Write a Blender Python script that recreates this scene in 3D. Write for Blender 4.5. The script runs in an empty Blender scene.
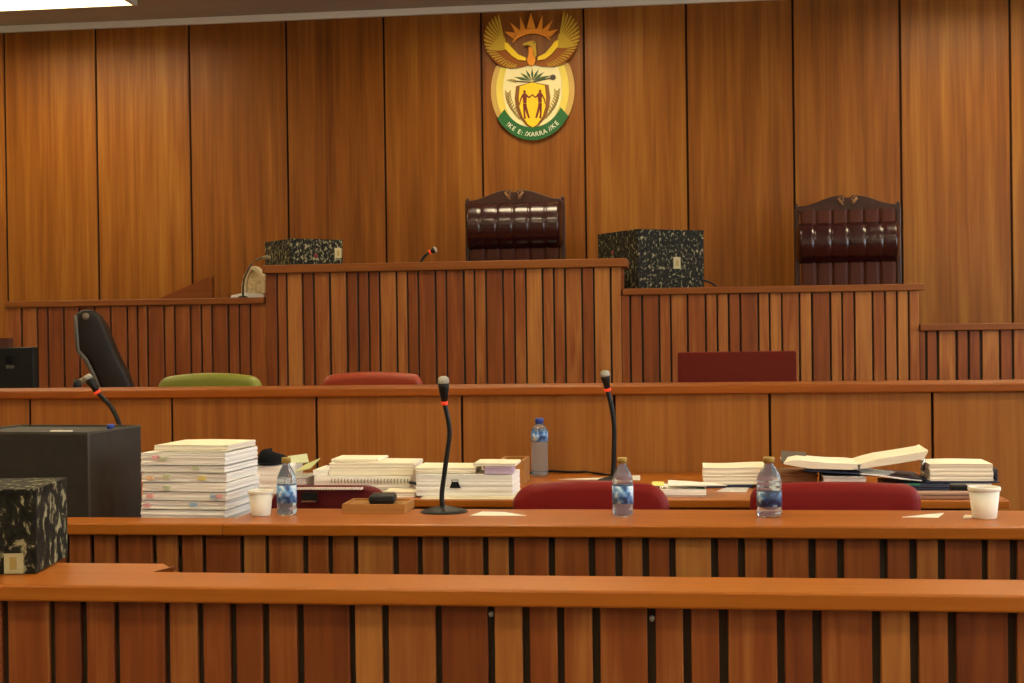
import bpy, bmesh, math, random
from mathutils import Vector, Matrix
C = bpy.context.scene.collection
rnd = random.Random(7)
PI = math.pi

# ------------------------------------------------------------------ camera
F = 1400.0; W, H = 1024, 683
YAW, PITCH, ROLL = math.radians(7.3), math.radians(-0.45), math.radians(0.77)
CAM = Vector((0, 0, 1.4))
fwd = Vector((-math.sin(YAW)*math.cos(PITCH), math.cos(YAW)*math.cos(PITCH), math.sin(PITCH)))
r0 = Vector((math.cos(YAW), math.sin(YAW), 0)); u0 = r0.cross(fwd)
rt = r0*math.cos(ROLL) - u0*math.sin(ROLL); up = u0*math.cos(ROLL) + r0*math.sin(ROLL)
cd = bpy.data.cameras.new('camera'); cam = bpy.data.objects.new('camera', cd); C.objects.link(cam)
cd.sensor_width = 36; cd.lens = F/W*36; cd.clip_end = 100
cam.matrix_world = Matrix(((rt.x, up.x, -fwd.x, CAM.x), (rt.y, up.y, -fwd.y, CAM.y), (rt.z, up.z, -fwd.z, CAM.z), (0, 0, 0, 1)))
bpy.context.scene.camera = cam

def ray(px, py): return fwd + rt*((px-W/2)/F) - up*((py-H/2)/F)
def P(px, py, Y):                       # point of the place at depth Y
    d = ray(px, py); return CAM + d*((Y-CAM.y)/d.y)
def PZ(px, py, z):                      # point of the place at height z
    d = ray(px, py); return CAM + d*((z-CAM.z)/d.z)
def ppm(Y, px=512): return F/((P(px, 330, Y)-CAM).dot(fwd))    # pixels per metre

# ------------------------------------------------------------------ materials
def newmat(name):
    m = bpy.data.materials.new(name); m.use_nodes = True
    nt = m.node_tree; b = nt.nodes['Principled BSDF']
    return m, nt, b
def N(nt, t, **kw):
    n = nt.nodes.new(t)
    for k, v in kw.items():
        if k.startswith('i_'):
            n.inputs[k[2:].replace('_', ' ')].default_value = v
        else: setattr(n, k, v)
    return n
def mth(nt, op, a, b=None, c=None):
    n = nt.nodes.new('ShaderNodeMath'); n.operation = op
    for i, v in enumerate((a, b, c)):
        if v is None: continue
        if isinstance(v, (int, float)): n.inputs[i].default_value = v
        else: nt.links.new(v, n.inputs[i])
    return n.outputs[0]
def ramp(nt, fac, stops):
    n = nt.nodes.new('ShaderNodeValToRGB'); cr = n.color_ramp
    cr.elements[0].position = stops[0][0]; cr.elements[0].color = (*stops[0][1], 1)
    cr.elements[1].position = stops[-1][0]; cr.elements[1].color = (*stops[-1][1], 1)
    for p, c in stops[1:-1]:
        e = cr.elements.new(p); e.color = (*c, 1)
    nt.links.new(fac, n.inputs[0]); return n.outputs[0]
def wood(name, dark, mid, light, axis='z', rough=0.35, coat=0.0, amp=1.0, fine=55, along=1.6, spec=0.4):
    m, nt, b = newmat(name)
    tc = N(nt, 'ShaderNodeTexCoord')
    at = N(nt, 'ShaderNodeAttribute', attribute_name='tint'); sd = N(nt, 'ShaderNodeAttribute', attribute_name='seed')
    def mapped(f, a):
        mp = N(nt, 'ShaderNodeMapping')
        s = {'x': (a, f, f), 'y': (f, a, f), 'z': (f, f, a)}[axis]
        mp.inputs['Scale'].default_value = s
        nt.links.new(tc.outputs['Object'], mp.inputs[0]); return mp.outputs[0]
    def noise(v, detail, dist=0.0):
        n = N(nt, 'ShaderNodeTexNoise', noise_dimensions='4D')
        n.inputs['Scale'].default_value = 1; n.inputs['Detail'].default_value = detail; n.inputs['Distortion'].default_value = dist
        nt.links.new(v, n.inputs['Vector'])
        nt.links.new(mth(nt, 'MULTIPLY', sd.outputs['Fac'], 37.0), n.inputs['W']); return n.outputs['Fac']
    n1 = noise(mapped(fine, along), 5, 0.6)
    n2 = noise(mapped(fine*0.22, along*0.5), 2, 0.8)
    v = mth(nt, 'MULTIPLY_ADD', at.outputs['Fac'], 0.38, 0.5)
    v = mth(nt, 'MULTIPLY_ADD', mth(nt, 'SUBTRACT', n1, 0.5), 0.75*amp, v)
    v = mth(nt, 'MULTIPLY_ADD', mth(nt, 'SUBTRACT', n2, 0.5), 0.75*amp, v)
    col = ramp(nt, v, [(0.08, dark), (0.5, mid), (0.95, light)])
    nt.links.new(col, b.inputs['Base Color'])
    b.inputs['Roughness'].default_value = rough; b.inputs['Specular IOR Level'].default_value = spec
    b.inputs['Coat Weight'].default_value = coat; b.inputs['Coat Roughness'].default_value = 0.18
    return m
def plain(name, col, rough=0.6, spec=0.3, metal=0, var=0.0, vscale=30, bump=0.0, coat=0, emit=None):
    m, nt, b = newmat(name)
    b.inputs['Base Color'].default_value = (*col, 1); b.inputs['Roughness'].default_value = rough
    b.inputs['Specular IOR Level'].default_value = spec; b.inputs['Metallic'].default_value = metal
    b.inputs['Coat Weight'].default_value = coat
    if var or bump:
        tc = N(nt, 'ShaderNodeTexCoord'); n = N(nt, 'ShaderNodeTexNoise'); n.inputs['Scale'].default_value = vscale; n.inputs['Detail'].default_value = 4
        nt.links.new(tc.outputs['Object'], n.inputs['Vector'])
        if var:
            c = ramp(nt, n.outputs['Fac'], [(0.3, tuple(x*(1-var) for x in col)), (0.7, tuple(min(1, x*(1+var)) for x in col))])
            nt.links.new(c, b.inputs['Base Color'])
        if bump:
            bp = N(nt, 'ShaderNodeBump'); bp.inputs['Strength'].default_value = bump; bp.inputs['Distance'].default_value = 0.004
            nt.links.new(n.outputs['Fac'], bp.inputs['Height']); nt.links.new(bp.outputs[0], b.inputs['Normal'])
    if emit:
        b.inputs['Emission Color'].default_value = (*emit[0], 1); b.inputs['Emission Strength'].default_value = emit[1]
    return m
def paper_mat(name, top, side, lines=420):
    # sheets: fine horizontal layering on the edges
    m, nt, b = newmat(name)
    tc = N(nt, 'ShaderNodeTexCoord'); mp = N(nt, 'ShaderNodeMapping'); mp.inputs['Scale'].default_value = (3, 3, lines)
    nt.links.new(tc.outputs['Object'], mp.inputs[0])
    n = N(nt, 'ShaderNodeTexNoise'); n.inputs['Scale'].default_value = 1; n.inputs['Detail'].default_value = 2
    nt.links.new(mp.outputs[0], n.inputs['Vector'])
    e = ramp(nt, n.outputs['Fac'], [(0.3, tuple(x*0.90 for x in side)), (0.6, side)])
    g = N(nt, 'ShaderNodeNewGeometry'); sx = N(nt, 'ShaderNodeSeparateXYZ'); nt.links.new(g.outputs['Normal'], sx.inputs[0])
    k = mth(nt, 'GREATER_THAN', mth(nt, 'ABSOLUTE', sx.outputs[2]), 0.7)
    mx = N(nt, 'ShaderNodeMix', data_type='RGBA'); nt.links.new(k, mx.inputs[0]); nt.links.new(e, mx.inputs[6]); mx.inputs[7].default_value = (*top, 1)
    nt.links.new(mx.outputs[2], b.inputs['Base Color']); b.inputs['Roughness'].default_value = 0.8; b.inputs['Specular IOR Level'].default_value = 0.15
    return m
def marble_mat(name, scale, thr=0.58, pale=(0.30, 0.27, 0.15)):
    m, nt, b = newmat(name)
    tc = N(nt, 'ShaderNodeTexCoord')
    n = N(nt, 'ShaderNodeTexNoise'); n.inputs['Scale'].default_value = scale; n.inputs['Detail'].default_value = 5; n.inputs['Roughness'].default_value = 0.65; n.inputs['Distortion'].default_value = 0.5
    mp = N(nt, 'ShaderNodeMapping'); mp.inputs['Scale'].default_value = (1, 1, 0.75); nt.links.new(tc.outputs['Object'], mp.inputs[0]); nt.links.new(mp.outputs[0], n.inputs['Vector'])
    c = ramp(nt, n.outputs['Fac'], [(0.40, (0.007, 0.007, 0.005)), (thr-0.04, (0.022, 0.02, 0.013)), (thr+0.03, pale), (0.85, tuple(x*1.3 for x in pale))])
    nt.links.new(c, b.inputs['Base Color']); b.inputs['Roughness'].default_value = 0.65; b.inputs['Specular IOR Level'].default_value = 0.15
    return m

M = {}
M['wall'] = wood('wall_veneer', (0.13, 0.034, 0.0035), (0.235, 0.074, 0.0075), (0.36, 0.145, 0.018), fine=34, along=1.0, rough=0.42, amp=1.25, spec=0.22)
M['panel'] = wood('barrier_veneer', (0.20, 0.062, 0.011), (0.31, 0.110, 0.019), (0.44, 0.18, 0.038), fine=60, along=1.5, rough=0.42, amp=0.9, spec=0.25)
M['slat'] = wood('slat_wood', (0.11, 0.024, 0.007), (0.25, 0.066, 0.0145), (0.49, 0.20, 0.045), fine=45, along=2.2, rough=0.42, amp=0.85, spec=0.25)
M['rail'] = wood('rail_wood', (0.20, 0.044, 0.003), (0.37, 0.100, 0.006), (0.52, 0.175, 0.02), axis='x', fine=50, along=1.2, rough=0.38, spec=0.3, coat=0.10, amp=0.6)
M['darkrail'] = wood('bench_rail_wood', (0.12, 0.028, 0.005), (0.215, 0.060, 0.009), (0.33, 0.11, 0.02), axis='x', fine=50, along=1.2, rough=0.42, spec=0.25, coat=0.03, amp=0.6)
M['gap'] = plain('dark_backing', (0.048, 0.034, 0.022), 0.7, 0.2)
M['seam'] = plain('panel_seam', (0.03, 0.012, 0.005), 0.8, 0.1)
M['ceiling'] = plain('ceiling_paint', (0.41, 0.36, 0.265), 0.9, 0.1, var=0.04, vscale=3)
M['cornice'] = plain('cornice_paint', (0.74, 0.68, 0.54), 0.8, 0.2)
M['plaster'] = plain('side_wall_paint', (0.52, 0.46, 0.36), 0.9, 0.1, var=0.05, vscale=2)
M['carpet'] = plain('carpet', (0.16, 0.09, 0.06), 0.95, 0.05, var=0.25, vscale=60)
M['lampframe'] = plain('lamp_frame', (0.62, 0.56, 0.42), 0.6)
M['lamp'] = plain('lamp_diffuser', (0.9, 0.9, 0.85), 0.5, emit=((1.0, 0.84, 0.54), 24.0))
M['white'] = plain('white_paint', (0.75, 0.74, 0.70), 0.5)
M['black'] = plain('black_plastic', (0.009, 0.009, 0.008), 0.45, 0.25)
M['caseblack'] = plain('black_board', (0.026, 0.023, 0.019), 0.55, 0.3, var=0.15, vscale=20)
M['blackfabric'] = plain('black_cloth', (0.008, 0.008, 0.009), 0.9, 0.1)
M['chrome'] = plain('chrome', (0.7, 0.7, 0.68), 0.22, 0.5, metal=1)
M['led'] = plain('red_led', (0.8, 0.05, 0.02), 0.4, emit=((1.0, 0.10, 0.03), 0.28))
M['mesh_grey'] = plain('mic_grille', (0.42, 0.40, 0.34), 0.5, 0.4, metal=0.4, bump=0.6, vscale=900)
M['burgundy'] = plain('burgundy_leather', (0.026, 0.004, 0.004), 0.26, 0.45, bump=0.1, vscale=60, coat=0.25)
M['burgundy_back'] = plain('burgundy_leather_back', (0.070, 0.017, 0.008), 0.5, 0.2, bump=0.1, vscale=60)
M['darkwood'] = plain('carved_dark_wood', (0.038, 0.011, 0.005), 0.38, 0.35, var=0.3, vscale=25, coat=0.05)
M['red'] = plain('red_leather', (0.19, 0.004, 0.003), 0.5, 0.22, bump=0.15, vscale=120)
M['wine'] = plain('wine_leather', (0.10, 0.003, 0.005), 0.5, 0.22, bump=0.15, vscale=120)
M['orange'] = plain('orange_red_vinyl', (0.29, 0.036, 0.010), 0.40, 0.35, bump=0.1, vscale=30)
M['green'] = plain('green_vinyl', (0.20, 0.21, 0.028), 0.38, 0.4, bump=0.1, vscale=30)
M['maroon'] = plain('maroon_fabric', (0.125, 0.013, 0.007), 0.8, 0.15, var=0.15, vscale=200)
M['brownblack'] = plain('worn_black_leather', (0.012, 0.007, 0.005), 0.5, 0.25, bump=0.15, vscale=60)
M['paper'] = paper_mat('white_paper', (0.88, 0.85, 0.77), (0.88, 0.84, 0.78))
M['cream'] = paper_mat('cream_paper', (0.88, 0.79, 0.58), (0.86, 0.78, 0.63))
M['greypaper'] = paper_mat('grey_paper', (0.60, 0.57, 0.54), (0.58, 0.54, 0.52))
M['boxlabel'] = plain('box_label_paper', (0.46, 0.40, 0.22), 0.7)
M['sheet'] = plain('sheet', (0.82, 0.77, 0.66), 0.8, 0.15)
M['mint'] = plain('pale_green_paper', (0.56, 0.60, 0.38), 0.8, 0.15)
M['lilac'] = plain('lilac_paper', (0.50, 0.37, 0.50), 0.8, 0.15)
M['tan'] = plain('tan_card', (0.50, 0.33, 0.16), 0.7, 0.2)
M['navy'] = plain('navy_board', (0.018, 0.028, 0.065), 0.45, 0.4)
M['greenboard'] = plain('green_tab', (0.03, 0.22, 0.11), 0.6)
M['yellow'] = plain('yellow_note', (0.80, 0.68, 0.18), 0.7)
M['pink'] = plain('pink_tab', (0.80, 0.42, 0.42), 0.7)
M['orangetab'] = plain('orange_tab', (0.82, 0.52, 0.30), 0.7)
M['bluetab'] = plain('blue_tab', (0.36, 0.52, 0.66), 0.7)
M['foam'] = plain('foam_cup_white', (0.84, 0.78, 0.66), 0.55, 0.3)
M['olive'] = plain('gold_cap', (0.36, 0.23, 0.045), 0.45, 0.4)
M['bluecap'] = plain('blue_cap', (0.03, 0.06, 0.32), 0.4, 0.4)
M['ivory'] = plain('ivory_stone', (0.60, 0.48, 0.26), 0.5, 0.4, var=0.3, vscale=40)
M['traywood'] = wood('tray_wood', (0.28, 0.11, 0.03), (0.42, 0.19, 0.05), (0.55, 0.28, 0.09), axis='x', fine=60, along=3)
M['marble_a'] = marble_mat('marbled_card', 44, 0.60)
M['marble_b'] = marble_mat('marbled_card_fine', 44, 0.57)
M['marble_c'] = marble_mat('marbled_card_large', 30, 0.59)
M['stitch'] = plain('white_stitching', (0.75, 0.62, 0.55), 0.8)
m, nt, b = newmat('water_bottle_plastic')
b.inputs['Base Color'].default_value = (0.70, 0.86, 0.98, 1); b.inputs['Transmission Weight'].default_value = 0.88; b.inputs['IOR'].default_value = 1.33; b.inputs['Roughness'].default_value = 0.04
M['bottle'] = m
m, nt, b = newmat('bottle_label')
tc = N(nt, 'ShaderNodeTexCoord'); n = N(nt, 'ShaderNodeTexNoise'); n.inputs['Scale'].default_value = 42; n.inputs['Detail'].default_value = 1
nt.links.new(tc.outputs['Object'], n.inputs['Vector'])
nt.links.new(ramp(nt, n.outputs['Fac'], [(0.36, (0.02, 0.05, 0.17)), (0.47, (0.06, 0.20, 0.50)), (0.60, (0.25, 0.45, 0.70)), (0.66, (0.60, 0.70, 0.78))]), b.inputs['Base Color'])
b.inputs['Roughness'].default_value = 0.4; M['label'] = m
m, nt, b = newmat('bottle_label_dark')
tc = N(nt, 'ShaderNodeTexCoord'); n = N(nt, 'ShaderNodeTexNoise'); n.inputs['Scale'].default_value = 42; n.inputs['Detail'].default_value = 1
nt.links.new(tc.outputs['Object'], n.inputs['Vector'])
nt.links.new(ramp(nt, n.outputs['Fac'], [(0.40, (0.008, 0.02, 0.08)), (0.52, (0.02, 0.06, 0.20)), (0.60, (0.10, 0.28, 0.50)), (0.68, (0.5, 0.6, 0.68))]), b.inputs['Base Color'])
b.inputs['Roughness'].default_value = 0.4; M['labeldark'] = m
# emblem colours
M['egold'] = plain('emblem_gold', (0.5, 0.32, 0.022), 0.55, 0.2)
M['eyellow'] = plain('emblem_yellow', (0.82, 0.56, 0.02), 0.55, 0.2)
M['ecream'] = plain('emblem_cream', (0.8, 0.71, 0.37), 0.5, 0.3)
M['epale'] = plain('emblem_pale_yellow', (0.76, 0.6, 0.1), 0.5, 0.3)
M['etan'] = plain('emblem_tan', (0.56, 0.35, 0.09), 0.5, 0.3)
M['ebrown'] = plain('emblem_brown', (0.27, 0.075, 0.005), 0.55, 0.2)
M['eorange'] = plain('emblem_orange', (0.72, 0.25, 0.018), 0.55, 0.2)
M['emaroon'] = plain('emblem_maroon', (0.17, 0.022, 0.012), 0.5, 0.3)
M['egreen'] = plain('emblem_green', (0.01, 0.115, 0.022), 0.45, 0.4)
M['edark'] = plain('emblem_dark', (0.05, 0.028, 0.015), 0.5, 0.3)
M['eolive'] = plain('emblem_olive', (0.36, 0.26, 0.07), 0.5, 0.3)
M['ewhite'] = plain('emblem_white', (0.82, 0.78, 0.62), 0.5, 0.3)

# ------------------------------------------------------------------ mesh helpers
class MB:
    def __init__(s):
        s.bm = bmesh.new(); s.t = s.bm.verts.layers.float.new('tint'); s.s = s.bm.verts.layers.float.new('seed'); s.mats = []
    def _mi(s, m):
        if m is None: return 0
        if m not in s.mats: s.mats.append(m)
        return s.mats.index(m)
    def add(s, tmp, tint=0.0, seed=None, mat=None, M4=None, smooth=False):
        if M4 is not None: tmp.transform(M4)
        me = bpy.data.meshes.new('tmp'); tmp.to_mesh(me); tmp.free()
        n = len(s.bm.verts); nf = len(s.bm.faces)
        s.bm.from_mesh(me); bpy.data.meshes.remove(me)
        s.bm.verts.ensure_lookup_table(); s.bm.faces.ensure_lookup_table()
        sd = rnd.random() if seed is None else seed
        mi = s._mi(mat)
        for v in s.bm.verts[n:]: v[s.t] = tint; v[s.s] = sd
        for f in s.bm.faces[nf:]:
            f.material_index = mi
            if smooth: f.smooth = True
        return s
    def box(s, x0, x1, y0, y1, z0, z1, bev=0.0, seg=2, tint=0.0, seed=None, mat=None, M4=None, smooth=False):
        t = bmesh.new(); bmesh.ops.create_cube(t, size=1)
        for v in t.verts: v.co = Vector(((x0+x1)/2+v.co.x*(x1-x0), (y0+y1)/2+v.co.y*(y1-y0), (z0+z1)/2+v.co.z*(z1-z0)))
        if bev: bmesh.ops.bevel(t, geom=t.edges[:], offset=bev, segments=seg, affect='EDGES', profile=0.5)
        return s.add(t, tint, seed, mat, M4, smooth)
    def prism(s, pts, y0, y1, bev=0.0, seg=2, tint=0, mat=None, M4=None, smooth=False):
        # outline in XZ, extruded from y0 (front) to y1
        t = bmesh.new(); f = t.faces.new([t.verts.new((p[0], y0, p[1])) for p in pts])
        r = bmesh.ops.extrude_face_region(t, geom=[f])
        for v in [g for g in r['geom'] if isinstance(g, bmesh.types.BMVert)]: v.co.y = y1
        bmesh.ops.recalc_face_normals(t, faces=t.faces[:])
        if bev:
            ed = [e for e in t.edges if abs(e.verts[0].co.y-e.verts[1].co.y) < 1e-6]
            bmesh.ops.bevel(t, geom=ed, offset=bev, segments=seg, affect='EDGES', profile=0.5)
        bmesh.ops.triangulate(t, faces=[f for f in t.faces if len(f.verts) > 4])
        return s.add(t, tint, None, mat, M4, smooth)
    def tube(s, pts, r, n=10, mat=None, M4=None, tint=0):
        t = bmesh.new(); pts = [Vector(p) for p in pts]; rings = []
        rr = r if isinstance(r, (list, tuple)) else [r]*len(pts)
        for i, p in enumerate(pts):
            d = (pts[min(i+1, len(pts)-1)]-pts[max(i-1, 0)]).normalized()
            a = Vector((1, 0, 0)) if abs(d.x) < 0.8 else Vector((0, 0, 1))
            u = d.cross(a).normalized(); w = d.cross(u)
            rings.append([t.verts.new(p+(u*math.cos(2*PI*k/n)+w*math.sin(2*PI*k/n))*rr[i]) for k in range(n)])
        for a, b2 in zip(rings, rings[1:]):
            for k in range(n): t.faces.new((a[k], a[(k+1) % n], b2[(k+1) % n], b2[k]))
        t.faces.new(rings[0][::-1]); t.faces.new(rings[-1])
        bmesh.ops.recalc_face_normals(t, faces=t.faces[:])
        return s.add(t, tint, None, mat, M4, True)
    def lathe(s, prof, n=32, mat=None, M4=None, sx=1, sy=1):
        t = bmesh.new(); rings = []
        for r, z in prof:
            if r < 1e-6: rings.append([t.verts.new((0, 0, z))])
            else: rings.append([t.verts.new((r*sx*math.cos(2*PI*k/n), r*sy*math.sin(2*PI*k/n), z)) for k in range(n)])
        for a, b2 in zip(rings, rings[1:]):
            for k in range(n):
                k2 = (k+1) % n
                if len(a) == 1 and len(b2) == 1: continue
                if len(a) == 1: t.faces.new((a[0], b2[k2], b2[k]))
                elif len(b2) == 1: t.faces.new((a[k], a[k2], b2[0]))
                else: t.faces.new((a[k], a[k2], b2[k2], b2[k]))
        bmesh.ops.recalc_face_normals(t, faces=t.faces[:])
        return s.add(t, 0, None, mat, M4, True)
    def grid(s, fn, nu, nv, mat=None, M4=None, closed_u=False, tint=0):
        t = bmesh.new(); g = [[t.verts.new(fn(i/nu, j/nv)) for j in range(nv+1)] for i in range(nu+(0 if closed_u else 1))]
        L = len(g)
        for i in range(nu):
            for j in range(nv): t.faces.new((g[i][j], g[(i+1) % L][j], g[(i+1) % L][j+1], g[i][j+1]))
        bmesh.ops.remove_doubles(t, verts=t.verts[:], dist=1e-5)
        bmesh.ops.recalc_face_normals(t, faces=t.faces[:])
        return s.add(t, tint, None, mat, M4, True)
    def build(s, name, mat, parent=None, loc=None, rotz=0):
        me = bpy.data.meshes.new(name); s.bm.to_mesh(me); s.bm.free()
        ms = s.mats if s.mats else [mat]
        for x in ms: me.materials.append(M[x] if isinstance(x, str) else x)
        o = bpy.data.objects.new(name, me); C.objects.link(o)
        if parent: o.parent = parent
        if loc is not None: o.location = loc
        o.rotation_euler = (0, 0, rotz)
        return o
def smooth_by_angle(o, a=40):
    me = o.data
    for p in me.polygons: p.use_smooth = True
    bm = bmesh.new(); bm.from_mesh(me)
    for e in bm.edges:
        if len(e.link_faces) == 2 and e.calc_face_angle(0) > math.radians(a): e.smooth = False
    bm.to_mesh(me); bm.free(); return o
def thing(name, label, cat, loc=(0, 0, 0), rotz=0, group=None):
    o = bpy.data.objects.new(name, None); C.objects.link(o); o.empty_display_size = 0.1
    o.location = loc; o.rotation_euler = (0, 0, rotz); o['label'] = label; o['category'] = cat
    if group: o['group'] = group
    return o
def tag(o, label, cat, group=None):
    o['label'] = label; o['category'] = cat
    if group: o['group'] = group
    return o
def struct(o): o['kind'] = 'structure'; return o
def dup(root, loc, rotz, label, group=None):
    r = root.copy(); C.objects.link(r); r.location = loc; r.rotation_euler = (0, 0, rotz); r['label'] = label
    if group: r['group'] = group
    for ch in list(root.children):
        c = ch.copy(); C.objects.link(c); c.parent = r
        for g in ch.children:
            d = g.copy(); C.objects.link(d); d.parent = c
    return r
def rot(z): return Matrix.Rotation(z, 4, 'Z')
def rrect(w, z0, z1, rtop, rbot=0.0, n=8):
    pts = []
    def arc(cx, cz, r, a0, a1):
        for k in range(n+1):
            a = a0+(a1-a0)*k/n; pts.append((cx+r*math.cos(a), cz+r*math.sin(a)))
    arc(w/2-rtop, z1-rtop, rtop, 0, PI/2); arc(-w/2+rtop, z1-rtop, rtop, PI/2, PI)
    if rbot: arc(-w/2+rbot, z0+rbot, rbot, PI, 1.5*PI); arc(w/2-rbot, z0+rbot, rbot, 1.5*PI, 2*PI)
    else: pts += [(-w/2, z0), (w/2, z0)]
    return pts

# ------------------------------------------------------------------ depths
YW = 11.37      # back wall
YB = 9.63       # judges' bench front
YP = 6.35       # registrar's barrier front
CEIL = (P(0, 31, YW-0.035).z+P(480, 14, YW-0.035).z+P(739, 0, YW-0.035).z)/3+0.055
XL, XR, YR = -7.2, 4.4, -3.0

# ------------------------------------------------------------------ room
struct(MB().box(XL, XR, YR, YW+0.1, -0.12, 0).build('floor', 'carpet'))
struct(MB().box(XL, XR, YR, YW+0.1, CEIL, CEIL+0.12).build('ceiling', 'ceiling'))
struct(MB().box(XL-0.15, XL, YR-0.15, YW+0.2, -0.12, CEIL+0.12).build('wall_left', 'plaster'))
struct(MB().box(XL, XR, YR-0.15, YR, -0.12, CEIL+0.12).build('wall_front', 'plaster'))
# right wall with three window openings
wins = [(-1.6, 0.2), (1.4, 3.2), (4.4, 6.2), (7.4, 9.2)]
WZ0, WZ1 = 1.2, 3.2
mb = MB(); mb.box(XR, XR+0.15, YR-0.15, YW+0.2, -0.12, WZ0).box(XR, XR+0.15, YR-0.15, YW+0.2, WZ1, CEIL+0.12)
ys = [YR-0.15] + [v for w in wins for v in w] + [YW+0.2]
for k in range(0, len(ys), 2): mb.box(XR, XR+0.15, ys[k], ys[k+1], WZ0, WZ1)
struct(mb.build('wall_right', 'plaster'))
for k, (a, b2) in enumerate(wins):
    f = MB(); t = 0.06; yc = (a+b2)/2
    f.box(XR+0.03, XR+0.11, a, a+t, WZ0, WZ1).box(XR+0.03, XR+0.11, b2-t, b2, WZ0, WZ1).box(XR+0.03, XR+0.11, a+t, b2-t, WZ0, WZ0+t).box(XR+0.03, XR+0.11, a+t, b2-t, WZ1-t, WZ1).box(XR+0.04, XR+0.10, yc-0.025, yc+0.025, WZ0+t, WZ1-t)
    struct(f.build('window_%d' % (k+1), 'white'))
    ld = bpy.data.lights.new('window_portal', 'AREA'); ld.shape = 'RECTANGLE'; ld.size = WZ1-WZ0; ld.size_y = b2-a; ld.cycles.is_portal = True
    lo = bpy.data.objects.new('window_portal', ld); C.objects.link(lo); lo.location = (XR+0.14, yc, (WZ0+WZ1)/2); lo.rotation_euler = (0, PI/2, 0)
# back wall: veneer panels with dark seams
seams = [5.5, 97, 190.5, 287.5, 385, 482.5, 585, 687.5, 794, 901, 1011]
xs = [P(px, 150, YW).x for px in seams]
pw = (xs[-1]-xs[0])/(len(xs)-1)
xs = [xs[0]-pw] + xs + [xs[-1]+pw, xs[-1]+2*pw]
xs = [XL] + xs + [XR]
tints = [0.1, 0.1, 0.25, 0.15, -0.15, -0.3, 0.0, -0.05, 0.15, -0.05, -0.05, 0.15, 0.2, 0.1, 0, 0]
mb = MB(); mb.box(XL, XR, YW+0.012, YW+0.2, -0.12, CEIL+0.12, mat='seam')
for k in range(len(xs)-1):
    mb.box(xs[k]+0.009, xs[k+1]-0.009, YW, YW+0.03, 0.0, CEIL-0.005, bev=0.003, seg=1, tint=tints[k], mat='wall')
struct(mb.build('wall_back', 'wall'))
struct(MB().box(XL, XR, YW-0.035, YW, CEIL-0.055, CEIL, bev=0.004).build('trim_1', 'cornice'))

# ceiling lights: one in view, the rest added unseen to light the room
def ceiling_light(x, y, label, w=1.25, d=0.62):
    t = thing('ceiling_light', label, 'ceiling light', (x, y, CEIL), 0, 'ceiling light panels')
    f = MB(); e = 0.03; D = 0.09
    f.box(-w/2, w/2, -d/2, -d/2+e, -D, 0).box(-w/2, w/2, d/2-e, d/2, -D, 0).box(-w/2, -w/2+e, -d/2+e, d/2-e, -D, 0).box(w/2-e, w/2, -d/2+e, d/2-e, -D, 0)
    f.build('frame', 'lampframe', t)
    MB().box(-w/2+e, w/2-e, -d/2+e, d/2-e, -0.022, -0.004).build('diffuser', 'lamp', t)
    return t
xr = PZ(136, 5, CEIL-0.09).x
for yi, yy in enumerate((PZ(0, 11, CEIL-0.09).y-0.31+0.03, 7.2, 4.2, 1.2, -1.8)):
    for xi, xx in enumerate((xr-0.9, xr+2.75, xr+6.6)):
        if yi == 0 and xi == 1: xx += 0.3
        w = 1.8 if (yi == 0 and xi == 0) else 1.25
        lab = 'glowing ceiling light panel at the top left above the panelled wall' if (yi, xi) == (0, 0) else 'unseen ceiling light panel added outside the picture to light the room'
        ceiling_light(xx, yy, lab, w=w)

# ------------------------------------------------------------------ slatted fronts
def slats(mb, x0, x1, gaps, Y, pyref, z0, z1, tints, th=0.022):
    # gaps in picture columns along the row pyref of the plane Y
    g = [(P(a, pyref, Y).x, P(b2, pyref, Y).x) for a, b2 in gaps]
    gw = sum(b2-a for a, b2 in g)/len(g); k = 0; r2 = random.Random(11); pre = 0
    while True:                                  # the same rhythm of slats beyond the picture's edges
        w_ = (0.111, 0.066, 0.066)[k % 3]; k += 1; p0 = g[0][0]-w_
        if p0-gw < x0+0.03: break
        g.insert(0, (p0-gw, p0)); pre += 1
    while True:
        w_ = (0.066, 0.108, 0.066)[k % 3]; k += 1; p0 = g[-1][1]+w_
        if p0+gw > x1-0.03: break
        g.append((p0, p0+gw))
    tints = [r2.uniform(-.4, .5) for _ in range(pre)] + list(tints); tints += [r2.uniform(-.4, .5) for _ in range(max(0, len(g)+1-len(tints)))]
    e = [x0]
    for a, b2 in g: e += [a, b2]
    e.append(x1)
    for k in range(0, len(e), 2):
        if e[k+1]-e[k] < 0.004: continue
        tt = tints[(k//2) % len(tints)] if tints else rnd.uniform(-0.5, 0.5)
        mb.box(e[k], e[k+1], Y, Y+th, z0, z1, bev=0.0025, seg=1, tint=tt, mat='slat')

def centers(g): return [(a, b) for a, b in g]
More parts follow.
